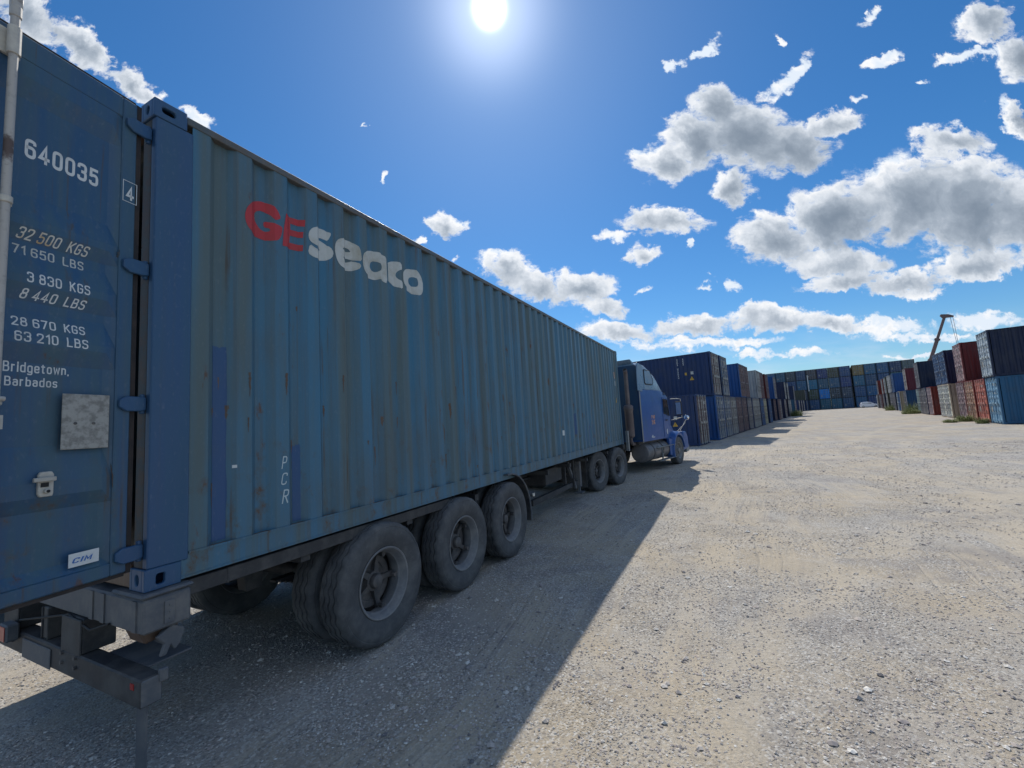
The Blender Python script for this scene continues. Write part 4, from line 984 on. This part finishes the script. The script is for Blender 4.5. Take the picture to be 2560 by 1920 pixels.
        mb = MB(); mb.box(7.02, 7.15, *sorted((y+s*.12, y+s*.42)), .72, .92); mb.build('headlight', M['lampclear'], t, bevel=.03)
        mb = MB(); mb.prism([(4.95, .42), (5.32, .40), (5.28, .96), (4.9, 1.02)], *sorted((y+s*.04, y+s*.14))); mb.build('skirt', M['cab'], t, bevel=.01)
        # wing mirror on struts
        bx_ = (6.45, y+s*.12, 1.22); tp = (6.80, y-s*.06, 1.66)
        mb = MB(); mb.tube(bx_, tp, .013, 8); mb.tube((6.25, y+s*.15, 1.22), (6.72, y-s*.03, 1.52), .010, 8)
        ar = mb.build('convex_mirror', M['galv'], t, smooth=40)
        Mx = Matrix.Translation((6.83, y-s*.07, 1.72)) @ Matrix.Rotation(radians(90), 4, 'Z')
        mb = MB(); mb.lathe([(0, -.07), (.05, -.06), (.085, -.03), (.098, .0), (.098, .02), (.09, .03), (0, .035)], 24, Mx); mb.build('bowl', M['chrome'], ar, smooth=50)
        # wheels
        wheel(t, WX, y, s > 0, dual=False, hubm=DISC, rot=.4)
        for x in (-.6, .6): wheel(t, x, y, s > 0, rot=x+.3)
        # tank, straps and steps
        mb = MB(); cy_ = y+s*.36
        mb.lathe([(0, 0), (.27, 0), (.295, .012), (.31, .04), (.31, 2.06), (.295, 2.09), (.27, 2.1), (0, 2.1)], 36, Matrix.Translation((2.92, cy_, .66)) @ Matrix.Rotation(radians(-90), 4, 'Z'))
        tk = mb.build('fuel_tank', M['tank'], t, smooth=35)
        for x in (3.42, 4.25, 4.85):
            mb = MB(); mb.lathe([(.314, 0), (.314, .05)], 36, Matrix.Translation((x, cy_, .66)) @ Matrix.Rotation(radians(-90), 4, 'Z')); mb.build('strap', M['black'], tk, solid=.006)
        for x0, x1, z in ((3.62, 5.5, .79), (3.95, 5.62, .33)):
            mb = MB(); mb.box(x0, x1, *sorted((y-s*.0, y+s*.20)), z-.025, z); mb.build('step', M['trim'], t, bevel=.006)
        mb = MB(); mb.box(4.1, 4.14, *sorted((y+s*.02, y+s*.06)), .33, .78); mb.box(5.3, 5.34, *sorted((y+s*.02, y+s*.06)), .33, .78); mb.build('step_hanger', M['trim'], t)
    # exhaust
    mb = MB(); ex, ey = 2.22, .32
    mb.lathe([(.06, 1.22), (.125, 1.25), (.135, 1.28), (.135, 2.06), (.15, 2.08), (.15, 2.20), (.12, 2.24), (.065, 2.26), (.065, 3.18)], 24, Matrix.Translation((ex, ey, 0)) @ Matrix.Rotation(radians(90), 4, 'X'))
    mb2 = MB()
    mb2.lathe([(.06, 1.2), (.12, 1.24), (.133, 1.28), (.133, 2.06), (.148, 2.08), (.148, 2.20), (.12, 2.24), (.066, 2.26)], 24, Matrix.Translation((ex, ey, 0)) @ Matrix.Rotation(radians(90), 4, 'X'))
    mb2.path([(ex, ey, 2.25), (ex, ey, 2.8), (ex, ey, 3.15), (ex-.02, ey-.01, 3.25), (ex-.08, ey-.03, 3.33), (ex-.14, ey-.05, 3.36)], .066, 16)
    mb2.path([(ex, ey, 1.25), (ex, ey, 1.1), (ex+.1, ey, 1.0), (ex+.5, ey+.1, .98), (ex+1.0, ey+.5, .98)], .055, 12)
    es = mb2.build('exhaust_stack', M['stack'], t, smooth=40)
    mb = MB(); mb.tube((ex-.141, ey-.05, 3.362), (ex-.143, ey-.051, 3.3625), .056, 16); mb.build('pipe_mouth', M['black'], es)
    # frame, fifth wheel, flap, hoses
    mb = MB(); mb.box(-1.1, 6.9, CY-.45, CY-.37, .78, 1.0); mb.box(-1.1, 6.9, CY+.37, CY+.45, .78, 1.0)
    for x in (-1.05, -.3, .5, 1.5, 2.5): mb.box(x, x+.1, CY-.37, CY+.37, .80, .98)
    mb.build('frame', M['chassis'], t)
    mb = MB(); mb.lathe([(0, .885), (.46, .885), (.47, .87), (.45, .82), (0, .82)], 28, Matrix.Translation((0, CY, 0)) @ Matrix.Rotation(radians(90), 4, 'X')); 
    mb = MB(); mb.box(-.45, .45, CY-.44, CY+.44, .80, .86); mb.build('fifth_wheel', M['chassis'], t, bevel=.03)
    for x in (-.6, .6): mb = MB(); mb.tube((x, .5, .513), (x, 2*CY-.5, .513), .08, 12); mb.lathe([(0, -.2), (.15, -.12), (.18, 0), (.15, .12), (0, .2)], 16, Matrix.Translation((x, CY, .513))); mb.build('axle', M['chassis'], t, smooth=40)
    mb = MB(); mb.tube((WX, .2, .5), (WX, 2*CY-.2, .5), .05, 10); mb.build('axle', M['chassis'], t)
    for y in (.02, 2*CY-.60):
        mb = MB(); mb.box(-1.30, -1.285, y, y+.56, .20, .93); mb.build('mud_flap', M['chassis'], t)
    for x in (1.35, 1.42):
        mb = MB(); mb.path([(2.6, .9, 1.5), (2.2, .8, 1.15), (x+.3, .5, .75), (x+.05, .4, .55), (x-.1, .6, .8), (1.2, 1.0, 1.0)], .016, 8); mb.build('air_line', M['black'], t, smooth=40)
    mb = MB(); mb.box(1.55, 1.63, .12, .2, .85, 1.45); mb.build('stay', M['trim'], t)
    mb = MB(); mb.box(2.7, 4.9, CY-.95, CY+.95, .94, 1.04); mb.build('cab_underside', M['chassis'], t)
    # worn emblem and small marks on the sleeper side
    yy = CY-1.132
    mb = MB()
    for i in range(7):
        for j in range(8):
            if (i*3+j*5+i*j) % 7 < 5: mb.box(3.52+i*.042, 3.556+i*.042, yy-.003, yy, 1.57+j*.04, 1.603+j*.04)
    mb.build('emblem', M['orange'], cabo)
    mb = MB(); mb.box(3.45, 3.52, yy-.003, yy, 1.13, 1.22); mb.box(3.53, 3.68, yy-.003, yy, 1.13, 1.155); mb.box(3.40, 3.44, yy-.003, yy, 1.14, 1.18); mb.build('sticker', M['white'], cabo)
    mb = MB(); mb.box(4.95, 5.02, yy+.01, yy+.02, 1.18, 1.36); mb.build('sticker', M['white'], cabo)
    return t
tractor()

# ------------------------------------------------------------------ stacked containers
def stack_meshes(kind):
    """body, side panel, door leaf, lock rod for a 40 ft high-cube; local x across (0..2.438), door at y = 0 facing -y"""
    H = 2.896; WD = 2.438; near = kind == 'near'
    out = {}
    mb = MB()
    for x in (0, WD-.16):
        mb.box(x, x+.16, 0, .09, .118, H-.118); mb.box(x, x+.16, L40-.12, L40, .118, H-.118)
        for y in (-.004, L40-.174):
            for z in (0, H-.118): mb.box(x-.002 if x == 0 else x, x+.16 if x == 0 else x+.162, y, y+.178, z, z+.118)
        a = x+.006 if x == 0 else x+.09
        mb.box(a, a+.064, .178, L40-.178, .012, .16); mb.box(a, a+.064, .178, L40-.178, H-.075, H-.012)
    mb.box(.16, WD-.16, .0, .09, .01, .13); mb.box(.16, WD-.16, .0, .09, H-.12, H-.012)
    mb.box(.16, WD-.16, L40-.05, L40-.01, .02, H-.02)
    mb.box(.05, WD-.05, .1, L40-.05, H-.04, H-.02); mb.box(.06, WD-.06, .1, L40-.05, .10, .15)
    out['body'] = mb.mesh('body')
    pts = corr_pts(.13, L40-.14, .4, .278, .04) if kind != 'far' else corr_pts(.13, L40-.14, .5, .556, .04)
    n = len(pts)
    for nm, x, s in (('side_a', .016, 1), ('side_b', WD-.016, -1)):
        mb = MB(); mb.add([(x+s*d, y, z) for z in (.15, H-.06) for y, d in pts], [(i, i+1, n+i+1, n+i) for i in range(n-1)]); out[nm] = mb.mesh('side_panel')
    # door leaf, hinge side at local x = 0, going +x, width DW
    DW = (WD-.29)/2-.012
    def leaf():
        mb = MB(); z0, z1 = .14, H-.13
        bands = [(z0, 0), (z0+.12, 0)]
        k = 5 if near or kind == 'mid' else (4 if kind == 'wall' else 3)
        hh = (z1-z0-.24)/k
        for i in range(k):
            a = z0+.12+i*hh; bands += [(a+.03, -.035), (a+hh*.62, -.035), (a+hh*.72, 0), (a+hh*.95, 0)]
        bands += [(z1-.10, 0), (z1, 0)]
        m_ = len(bands); xs = (0, .07, .10, DW-.10, DW-.07, DW)
        vs = []
        for j, x in enumerate(xs):
            for z, d in bands: vs.append((x, -(d if 1 < j < 4 else 0), z))
        mb.add(vs, [(j*m_+i, j*m_+i+1, (j+1)*m_+i+1, (j+1)*m_+i) for j in range(5) for i in range(m_-1)])
        mb.box(0, DW, .04, .06, z0, z1)
        mb.box(-.0, .012, .001, .04, z0, z1); mb.box(DW-.012, DW, .001, .04, z0, z1)
        return mb.mesh('door')
    out['door'] = leaf()
    mb = MB(); sd = 8 if near else 5
    mb.tube((0, -.05, .05), (0, -.05, H-.05), .026 if kind != 'far' else .032, sd)
    for z in (.12, .75, 1.2, 1.9, 2.5, H-.14): mb.box(-.055, .055, -.075, -.002, z-.03, z+.03)
    mb.box(-.03, .36, -.085, -.06, 1.25, 1.29); mb.box(.2, .3, -.07, -.002, 1.2, 1.34)
    out['rod'] = mb.mesh('lock_rod')
    # row of small pale characters and a placard
    mb = MB()
    for i in range(5): mb.box(.30+i*.11, .38+i*.11, -.008, -.002, 2.34, 2.50)
    for i in range(4): mb.box(.3+i*.12, .38+i*.12, -.008, -.002, 1.84, 1.93)
    out['mark'] = mb.mesh('marking')
    mb = MB(); mb.box(.25, .58, -.010, -.003, .70, 1.05); out['plac'] = mb.mesh('placard')
    for k_ in ('body', 'side_a', 'side_b'): out[k_].materials.append(M['cont'])
    out['door'].materials.append(M['doorleaf']); out['rod'].materials.append(M['rodsfar' if kind == 'wall' else 'rods']); out['mark'].materials.append(M['offwhite' if kind != 'wall' else 'rodsfar']); out['plac'].materials.append(M['plate'])
    return out
SM = {k: stack_meshes(k) for k in ('near', 'mid', 'far', 'wall')}
NAVY = (.012, .036, .115); DNAVY = (.010, .020, .065); BLUE = (.015, .085, .27); TEAL = (.02, .085, .15); GREYB = (.045, .10, .20); MAUVE = (.125, .085, .09); GREY = (.18, .175, .18)
LGREY = (.26, .265, .26); WHITE = (.40, .41, .40); RED = (.16, .022, .016); DRED = (.11, .022, .022); BEIGE = (.36, .31, .22); OLIVE = (.055, .062, .045); GREEN = (.05, .085, .075); BROWN = (.10, .06, .045); BRIGHT = (.012, .12, .42); SALMON = (.42, .14, .10); TAN = (.36, .22, .15); SKYB = (.15, .30, .44)
def stacked(loc, rz, kind, col, dcol, label, group, extra=None, mark=0, rodc=None):
    t = thing('stacked_container', label, 'shipping container', loc, rz, group); m = SM[kind]
    def lk(nm, me, par, c, loc=(0, 0, 0)): o = link(nm, me, None, par, mat_set=False, color=c); o.location = loc; return o
    lk('body', m['body'], t, col)
    lk('side_panel', m['side_a'], t, col); lk('side_panel', m['side_b'], t, col)
    DW = (2.438-.29)/2-.012
    for x0, mir in ((.145, False), (2.293, True)):
        d = lk('door', m['door'], t, dcol, (x0, .01, 0))
        if mir: d.scale = (-1, 1, 1)
        for s in (.28, .86): lk('lock_rod', m['rod'], d, rodc or tuple(min(.5, q*1.5+.03) for q in dcol), (s, 0, 0))
        if mir or kind in ('far', 'wall'):
            if mark and mir: lk('marking', m['mark'], d, dcol)
            elif kind == 'wall' and R() < .6: lk('placard', m['plac'], d, dcol)
        elif mark: lk('placard', m['plac'], d, dcol)
    return t
def tri_sticker(t, x_face, y, z, s, side=-1):
    pass
GL = 'containers stacked in the left row'; GR = 'containers stacked in the right row'; GW = 'containers stacked in the far wall'
ordn = ['first', 'second', 'third', 'fourth', 'fifth', 'sixth', 'seventh', 'eighth', 'ninth', 'tenth', 'eleventh', 'twelfth', 'thirteenth', 'fourteenth', 'fifteenth', 'sixteenth', 'seventeenth', 'eighteenth', 'nineteenth', 'twentieth', 'twenty-first', 'twenty-second', 'twenty-third', 'twenty-fourth', 'twenty-fifth', 'twenty-sixth', 'twenty-seventh', 'twenty-eighth']
# (u of the near side, body colour, door colour, words for the colour, extra words)
LV = 6.1
LOWL = [(25.4, NAVY, MAUVE, 'navy blue'), (30.2, BLUE, GREYB, 'bright blue'), (32.8, NAVY, GREYB, 'grey-blue doored'), (35.3, NAVY, GREY, 'dark blue with pale lock rods'), (37.9, DNAVY, MAUVE, 'mauve doored'), (40.6, DNAVY, MAUVE, 'dull purple doored'), (43.2, DNAVY, GREY, 'dull grey doored'), (45.8, NAVY, LGREY, 'pale grey doored'), (48.4, NAVY, LGREY, 'light grey doored'), (51.1, DNAVY, GREYB, 'slate doored'), (54.0, NAVY, BEIGE, 'beige doored'), (58.6, NAVY, GREYB, 'blue-grey doored'), (65.7, DNAVY, MAUVE, 'near-black'), (69.0, DNAVY, MAUVE, 'brown-grey doored'), (73.0, DRED, GREY, 'dark red sided'), (77.0, DNAVY, GREY, 'grey doored'), (79.9, DRED, MAUVE, 'maroon doored'), (83.1, DNAVY, MAUVE, 'dim purple doored'), (86.8, DNAVY, LGREY, 'pale doored'), (90.1, TEAL, LGREY, 'dark blue'), (98.4, TEAL, GREY, 'teal sided'), (106.5, DRED, MAUVE, 'dark red'), (117.6, NAVY, LGREY, 'deep blue sided'), (124.2, DNAVY, GREY, 'black-blue'), (137.9, DNAVY, LGREY, 'dark sided'), (145.4, NAVY, GREY, 'blue')]
UPL = [(30.0, NAVY, MAUVE, 'navy blue'), (32.9, DNAVY, GREYB, 'blue-grey doored'), (40.6, BLUE, MAUVE, 'mid blue'), (43.2, DNAVY, MAUVE, 'dull purple doored'), (50.6, WHITE, LGREY, 'dirty white'), (53.8, RED, MAUVE, 'rust red'), (58.2, DRED, MAUVE, 'dark red'), (65.0, BLUE, GREY, 'dull blue'), (68.9, DNAVY, MAUVE, 'grey doored'), (82.8, DNAVY, LGREY, 'very dark navy'), (86.4, DNAVY, LGREY, 'pale doored'), (104.6, DNAVY, GREY, 'deep navy'), (144.2, OLIVE, GREY, 'olive grey')]
LEFT = {}
def row(lst, v, side, lv, grp):
    for i, (u, c, dc, w_) in enumerate(lst):
        where = 'left' if side > 0 else 'right'
        lab = '%s container, %s from near end, %s row %s layer' % (w_, ordn[i], where, 'bottom' if lv == 0 else 'top')
        kind = 'near' if u < 50 else ('mid' if u < 90 else 'far')
        j = (R()-.5)*(.14 if u < 60 else .4)
        z = .02+lv*2.9
        if side > 0: p = yp(u, v+j, z); p.z = zg(u+1.2)+z; rz = YZ
        else: p = yp(u+2.438, v+j, z); p.z = zg(u+1.2)+z; rz = YZ+pi
        br = (side > 0 and (lv, i) in ((0, 0), (0, 1), (0, 2), (0, 3), (1, 0), (1, 1), (0, 7), (0, 8))) or (side < 0 and i < 8)
        t = stacked(p, rz, kind, c, dc, lab, grp, mark=1 if u < 60 else 0, rodc=((.40, .40, .38) if side > 0 else tuple(min(.6, q*1.2+.12) for q in dc)) if br else None)
        LEFT[(side, lv, i)] = t
row(LOWL, LV, 1, 0, GL); row(UPL, LV, 1, 1, GL)
RV = -8.0
LOWR = [(38.4, (.02, .10, .20), SKYB, 'teal blue'), (41.0, RED, SALMON, 'salmon red doored'), (43.6, RED, TAN, 'rusty tan doored'), (46.2, DRED, (.26, .19, .20), 'dusky mauve doored'), (51.2, (.42, .36, .27), (.47, .50, .44), 'beige'), (53.8, (.42, .36, .27), (.47, .50, .44), 'pale green-grey doored'), (60.2, RED, (.30, .24, .25), 'brick red'), (62.8, DNAVY, GREY, 'grey doored'), (65.4, DNAVY, GREY, 'dim grey doored'), (68.4, DNAVY, (.26, .33, .31), 'pale green doored'), (76.7, (.015, .07, .16), GREY, 'dark blue'), (83.2, BEIGE, GREYB, 'sand coloured'), (87.6, NAVY, (.25, .29, .38), 'navy sided'), (90.1, DNAVY, GREY, 'dark grey'), (92.6, DNAVY, GREY, 'dull'), (95.2, DNAVY, GREY, 'dusky'), (97.8, DNAVY, MAUVE, 'mauve grey'), (100.6, OLIVE, LGREY, 'light olive grey'), (103.4, OLIVE, GREY, 'olive grey'), (106.2, DNAVY, GREY, 'plain grey'), (109.4, DRED, GREY, 'maroon sided'), (112.5, DRED, MAUVE, 'dark red'), (118.4, RED, GREY, 'red sided'), (121.2, GREY, LGREY, 'light grey')]
UPR = [(38.5, (.006, .014, .045), (.36, .43, .50), 'very dark navy'), (45.6, (.15, .020, .018), (.34, .24, .24), 'dark red'), (51.6, (.008, .010, .045), GREYB, 'blue-black'), (54.2, DNAVY, GREYB, 'slate doored'), (64.4, (.008, .022, .055), GREY, 'dark navy'), (76.6, (.13, .022, .035), (.33, .31, .28), 'maroon'), (89.2, BLUE, GREYB, 'strong blue'), (93.2, DNAVY, LGREY, 'navy sided'), (96.0, WHITE, WHITE, 'dirty white'), (101.6, OLIVE, LGREY, 'grey-green'), (105.3, DRED, LGREY, 'dull maroon'), (110.1, RED, LGREY, 'rust red'), (117.2, RED, GREY, 'red')]
row(LOWR, RV, -1, 0, GR); row(UPR, RV, -1, 1, GR)
# far wall, four high
WB = (.022, .060, .125); WT = (.020, .072, .125); WN = (.020, .042, .10); WO = (.038, .048, .040); WG = (.032, .05, .06)
wv_ = [15.5, 13.0, 10.5, 8.0, 5.45, 2.9, .35, -2.2, -5.05, -7.6, -10.2, -12.8, -15.3]
WCOL = {3: [WB, WB, WG, WN, WO, WN, (.05, .045, .045), WB, (.14, .09, .055), (.02, .09, .17), WB, WN, GREEN], 2: [WB, WB, WN, WT, (.02, .085, .20), WB, WB, WN, WT, WB, WN, WT, WB],
        1: [WB, WT, WN, (.04, .05, .06), WO, (.012, .12, .38), WO, WG, WB, WT, WB, WN, WB], 0: [WT, WB, WN, WB, WB, WT, WT, WB, WT, WN, WB, WT, WB]}
WNAME = {WB: 'steel blue', WT: 'teal blue', WN: 'navy', WO: 'olive green', WG: 'grey-green', GREEN: 'bottle green'}
for lv in range(4):
    for i, v in enumerate(wv_):
        c = WCOL[lv][i]; nm_ = WNAME.get(c, {(.14, .09, .055): 'rusty brown', (.02, .09, .17): 'mid blue', (.02, .085, .20): 'brighter blue', (.012, .12, .38): 'bright blue', (.05, .045, .045): 'dark brown', (.04, .05, .06): 'dark slate'}.get(c, 'dark blue'))
        p = yp(150, v, 0); p.z = zg(150)+.03+lv*2.91
        c = tuple(q*(.95+.5*R()) for q in c)
        lab = '%s container in the far wall, %s column from the left, %s' % (nm_, ordn[i], ('on the ground', 'second layer up', 'third layer up', 'in the top layer')[lv])
        dc = tuple(q*1.5+.012 for q in c)
        stacked(p, YZ-pi/2, 'wall', tuple(q*.45 for q in c), dc, lab, GW, mark=1).scale = (1.03 if v > -3 else 1.04, 1, 1)  # frames coloured darker than doors, standing in for the shaded gaps between containers
# stickers and serial lettering on the two near left containers
def side_marks(t, vert=True, big=1.):
    xf = .012
    def face(y0, y1, z0, z1, m_, nm, par=t, off=.004):
        mb = MB(); mb.box(xf-off, xf-off+.002, y0, y1, z0, z1); return mb.build(nm, m_, par)
    for n_, y, z0 in ((11, 2.1, 1.32), (4, 1.72, 2.0)):
        mb = MB()
        for k in range(n_):
            z = 2.55-k*.125
            w0 = .05+.02*((k*7) % 3)
            if n_ == 11 and k == 4: continue
            mb.box(xf-.006, xf-.004, y-w0/2, y+w0/2, z, z+.022); mb.box(xf-.006, xf-.004, y-w0/2, y-w0/2+.02, z, z+.09); mb.box(xf-.006, xf-.004, y+w0/2-.02, y+w0/2, z+.02, z+.09)
        mb.build('lettering', M['white'], t)
    face(1.55, 1.68, 1.48, 1.66, M['yellow'], 'sticker'); face(1.12, 1.30, 1.50, 1.70, M['offwhite'], 'sticker')
    mb = MB(); a = [Vector((xf-.006, 1.10, 1.12)), Vector((xf-.006, 1.40, 1.12)), Vector((xf-.006, 1.25, 1.38))]
    mb.add(a+[q+Vector((.002, 0, 0)) for q in a], [(0, 1, 2), (3, 5, 4), (0, 3, 4, 1), (1, 4, 5, 2), (2, 5, 3, 0)]); w1 = mb.build('warning_sticker', M['yellow'], t)
    mb = MB(); mb.box(xf-.009, xf-.0065, 1.243, 1.257, 1.20, 1.29); mb.box(xf-.009, xf-.0065, 1.243, 1.257, 1.165, 1.18); mb.build('exclamation_mark', M['black'], w1)
for k_ in ((1, 1, 0), (1, 0, 0)): side_marks(LEFT[k_])
for k_ in ((1, 1, 2), (1, 1, 9), (1, 1, 11)): side_marks(LEFT[k_])

# ------------------------------------------------------------------ parked car
def car():
    p = yp(139, -5.35); p.z = zg(139)
    t = thing('parked_car', 'white hatchback parked side-on in front of the far container wall', 'car', p, YZ-pi/2)
    Lc, Wc = 3.65, 1.6
    def ring(x, hw, z0, z1, tum):
        return [Vector((x, -hw, z0)), Vector((x, -hw*1.0, z0+(z1-z0)*.5)), Vector((x, -hw*tum, z1)), Vector((x, hw*tum, z1)), Vector((x, hw, z0+(z1-z0)*.5)), Vector((x, hw, z0))]
    mb = MB(); mb.loft([ring(x, h, a, b, k) for x, h, a, b, k in ((.0, .70, .42, .80, .95), (.06, .76, .26, .98, .95), (.3, .79, .22, .99, .96), (2.5, .80, .22, .94, .96), (3.1, .78, .22, .86, .93), (3.5, .70, .24, .74, .9), (3.65, .6, .34, .6, .9))])
    b = mb.build('body', M['carwhite'], t, smooth=40, bevel=.03)
    mb = MB(); mb.loft([ring(x, h, .95, b_, k) for x, h, b_, k in ((.04, .72, 1.02, .9), (.30, .74, 1.38, .82), (.7, .75, 1.47, .80), (1.5, .75, 1.48, .80), (2.0, .74, 1.36, .82), (2.75, .70, .97, .95))])
    mb.build('roof', M['carwhite'], t, smooth=40, bevel=.03)
    for s in (-1, 1):
        for poly in ([(.42, 1.02), (1.15, 1.0), (1.15, 1.36), (.5, 1.33)], [(1.2, 1.0), (2.35, .99), (1.9, 1.31), (1.2, 1.36)]):
            mb = MB(); f = (lambda x_, yy, z_: (x_, s*(.765-(z_-.95)*.25+yy), z_)); mb.prism(poly, .0, .012, f); mb.build('window', M['glass'], t)
        for x in (.62, 3.0):
            mb = MB(); mb.lathe([(0, 0), (.2, 0), (.29, .02), (.29, .17), (.2, .19), (0, .19)], 20, Matrix.Translation((x, s*.80-(.19 if s > 0 else 0), .29))); wh = mb.build('wheel', M['black'], t, smooth=40)
            mb = MB(); mb.lathe([(0, 0), (.17, 0), (.19, .012), (0, .015)], 16, Matrix.Translation((x, s*.805-(.0 if s > 0 else .012), .29))); mb.build('rim', M['galv'], wh)
        mb = MB(); mb.box(3.42, 3.60, *sorted((s*.45, s*.68)), .58, .70); mb.build('headlight', M['lampclear'], t)
        mb = MB(); mb.box(-.01, .06, *sorted((s*.56, s*.72)), .8, 1.0); mb.build('tail_light', M['lampred'], t)
    mb = MB(); mb.box(.045, .06, -.55, .55, 1.02, 1.3); mb.build('rear_window', M['glass'], t)
car()

# ------------------------------------------------------------------ mobile crane behind the right row
def crane():
    U0 = 139.
    base = yp(U0, -16.2); base.z = zg(U0)
    t = thing('mobile_crane', 'mobile crane with raised telescopic boom, behind the right row of containers', 'crane', base, YZ+pi/2)
    # local x = +v, local y = -u
    def lp(v, z): return Vector((v+16.2, 0, z))
    foot, mid1, mid2, tip = lp(-16.3, 2.2), lp(-19.35, 10.3), lp(-21.0, 15.0), lp(-22.75, 20.0)
    def seg(a, b, w0, w1, nm, m_):
        d = (b-a).normalized(); s = Vector((0, 1, 0)); n = d.cross(s)
        mb = MB(); mb.loft([[a+s*w0+n*w0*1.2, a-s*w0+n*w0*1.2, a-s*w0-n*w0*1.2, a+s*w0-n*w0*1.2], [b+s*w1+n*w1*1.2, b-s*w1+n*w1*1.2, b-s*w1-n*w1*1.2, b+s*w1-n*w1*1.2]]); return mb.build(nm, m_, t, bevel=.03)
    seg(foot, mid1, .36, .36, 'boom_section', M['crane']); seg(mid1-(mid1-foot)*.02, mid2, .28, .28, 'boom_section', M['crane']); seg(mid2-(mid2-mid1)*.05, tip, .21, .21, 'boom_section', M['crane'])
    for c in (mid1, mid2):
        d = (tip-foot).normalized(); seg(c-d*.3, c+d*.15, .40, .40, 'boom_collar', M['crane'])
    mb = MB(); h = tip
    mb.prism([(h.x-.35, h.z-.3), (h.x+.4, h.z-.25), (h.x+.75, h.z+.35), (h.x+.6, h.z+.65), (h.x-.6, h.z+.45), (h.x-1.5, h.z-.05), (h.x-1.45, h.z-.35)], -.3, .3); mb.build('boom_head', M['crane'], t, bevel=.04)
    hk = lp(-24.2, 12.6); 
    for x in (-.9, -1.35):
        mb = MB(); mb.tube((h.x+x, 0, h.z-.1), (hk.x+(.1 if x > -1 else -.1)+.0, 0, hk.z+.2), .035, 6); mb.build('hoist_rope', M['cranedark'], t)
    mb = MB(); mb.prism([(hk.x-.38, hk.z+.5), (hk.x+.38, hk.z+.5), (hk.x+.3, hk.z-.1), (hk.x, hk.z-.35), (hk.x-.3, hk.z-.1)], -.2, .2); kb = mb.build('hook_block', M['cranedark'], t, bevel=.04)
    mb = MB(); mb.path([(hk.x, 0, hk.z-.3), (hk.x, 0, hk.z-.55), (hk.x+.22, 0, hk.z-.8), (hk.x+.1, 0, hk.z-1.05), (hk.x-.18, 0, hk.z-1.05), (hk.x-.28, 0, hk.z-.85)], .07, 8); mb.build('hook', M['cranedark'], kb, smooth=40)
    mb = MB(); mb.box(-4.5, 4.5, -1.25, 1.25, .7, 1.3); mb.build('carrier', M['crane'], t, bevel=.05)
    mb = MB(); mb.box(-1.5, 1.6, -1.2, 1.2, 1.35, 2.7); mb.build('turntable', M['crane'], t, bevel=.1)
    mb = MB(); mb.box(3.2, 4.9, -1.2, 1.2, 1.3, 2.6); mb.build('driver_cab', M['crane'], t, bevel=.15)
    for x in (-3.6, -2.2, 1.9, 3.5):
        for s in (-1, 1):
            mb = MB(); mb.lathe([(0, 0), (.4, 0), (.55, .05), (.55, .35), (0, .4)], 20, Matrix.Translation((x, s*1.0-.2, .55))); mb.build('wheel', M['black'], t, smooth=40)
    mb = MB(); mb.tube(lp(-15.0, 2.0), lp(-18.3, 7.4), .16, 10); mb.build('lift_cylinder', M['cranedark'], t)
crane()
# pale strip hanging against the wall
p = yp(149.6, 5.15); mb = MB(); mb.tube((0, 0, 5.6), (0, 0, 9.9), .10, 10); mb.tube((0, 0, 9.9), (0, 0, 10.05), .12, 10); mb.box(-.16, .16, -.13, .13, 5.45, 5.62); o = mb.build('white_pole', M['white'], smooth=40); o.location = (p.x, p.y, zg(149.6)); 
tag(o, 'thin white pole against the far container wall, above the end of the left row', 'pole')

# ------------------------------------------------------------------ weeds
def weed(u, v, rad, ht, n, label, name='weed'):
    p = yp(u, v)
    vs = []; fs = []
    for i in range(n):
        a = R()*2*pi; r = rad*sqrt(R()); x, y = r*cos(a)*1.3, r*sin(a)*.8
        h = ht*(.35+.65*R())*(1-.5*(r/rad)**2); lean = .35*h; la = a+R()-.5
        wd = .012+.014*R(); ca_, sa_ = cos(la+pi/2)*wd, sin(la+pi/2)*wd; o = len(vs)
        for k, tt in enumerate((0, .5, 1.)):
            cx = x+cos(la)*lean*tt*tt; cy = y+sin(la)*lean*tt*tt; q = (1, .8, .1)[k]
            vs += [(cx-ca_*q, cy-sa_*q, h*tt), (cx+ca_*q, cy+sa_*q, h*tt)]
        fs += [(o, o+1, o+3, o+2), (o+2, o+3, o+5, o+4)]
        for m_ in range(3):
            tt = .3+.6*R(); cx = x+cos(la)*lean*tt*tt; cy = y+sin(la)*lean*tt*tt; b_ = R()*6.28; s = .05+.04*R(); o = len(vs)
            vs += [(cx, cy, h*tt), (cx+s*cos(b_)-.02*sin(b_), cy+s*sin(b_)+.02*cos(b_), h*tt+.03), (cx+1.6*s*cos(b_), cy+1.6*s*sin(b_), h*tt+.01), (cx+s*cos(b_)+.02*sin(b_), cy+s*sin(b_)-.02*cos(b_), h*tt+.03)]
            fs.append((o, o+1, o+2, o+3))
    me = bpy.data.meshes.new(name); me.from_pydata(vs, [], fs); me.materials.append(M['leaf'])
    o = bpy.data.objects.new(name, me); COL.objects.link(o); o.location = p
    tag(o, label, 'weed', 'weeds along the container rows')
weed(44.6, -7.5, .6, .6, 300, 'green weed clump at the foot of the salmon and tan container doors')
weed(43.6, -6.6, .45, .30, 160, 'low weed patch beside the beige container corner, nearest the lane')
weed(40.6, -7.6, .35, .5, 140, 'yellow-green weeds at the foot of the teal blue container door')
weed(69.5, -7.3, 1.0, .8, 420, 'wide green bush by the brick red container in the right row')
weed(71.5, -7.6, .7, 1.7, 260, 'tall thin weed standing in front of the dark blue container')
weed(93, -7.6, 1.2, 1.3, 300, 'dry weeds at the foot of the grey doors far down the right row')
weed(87.5, 5.2, 1.1, 1.35, 480, 'round green bush at the foot of the left row')
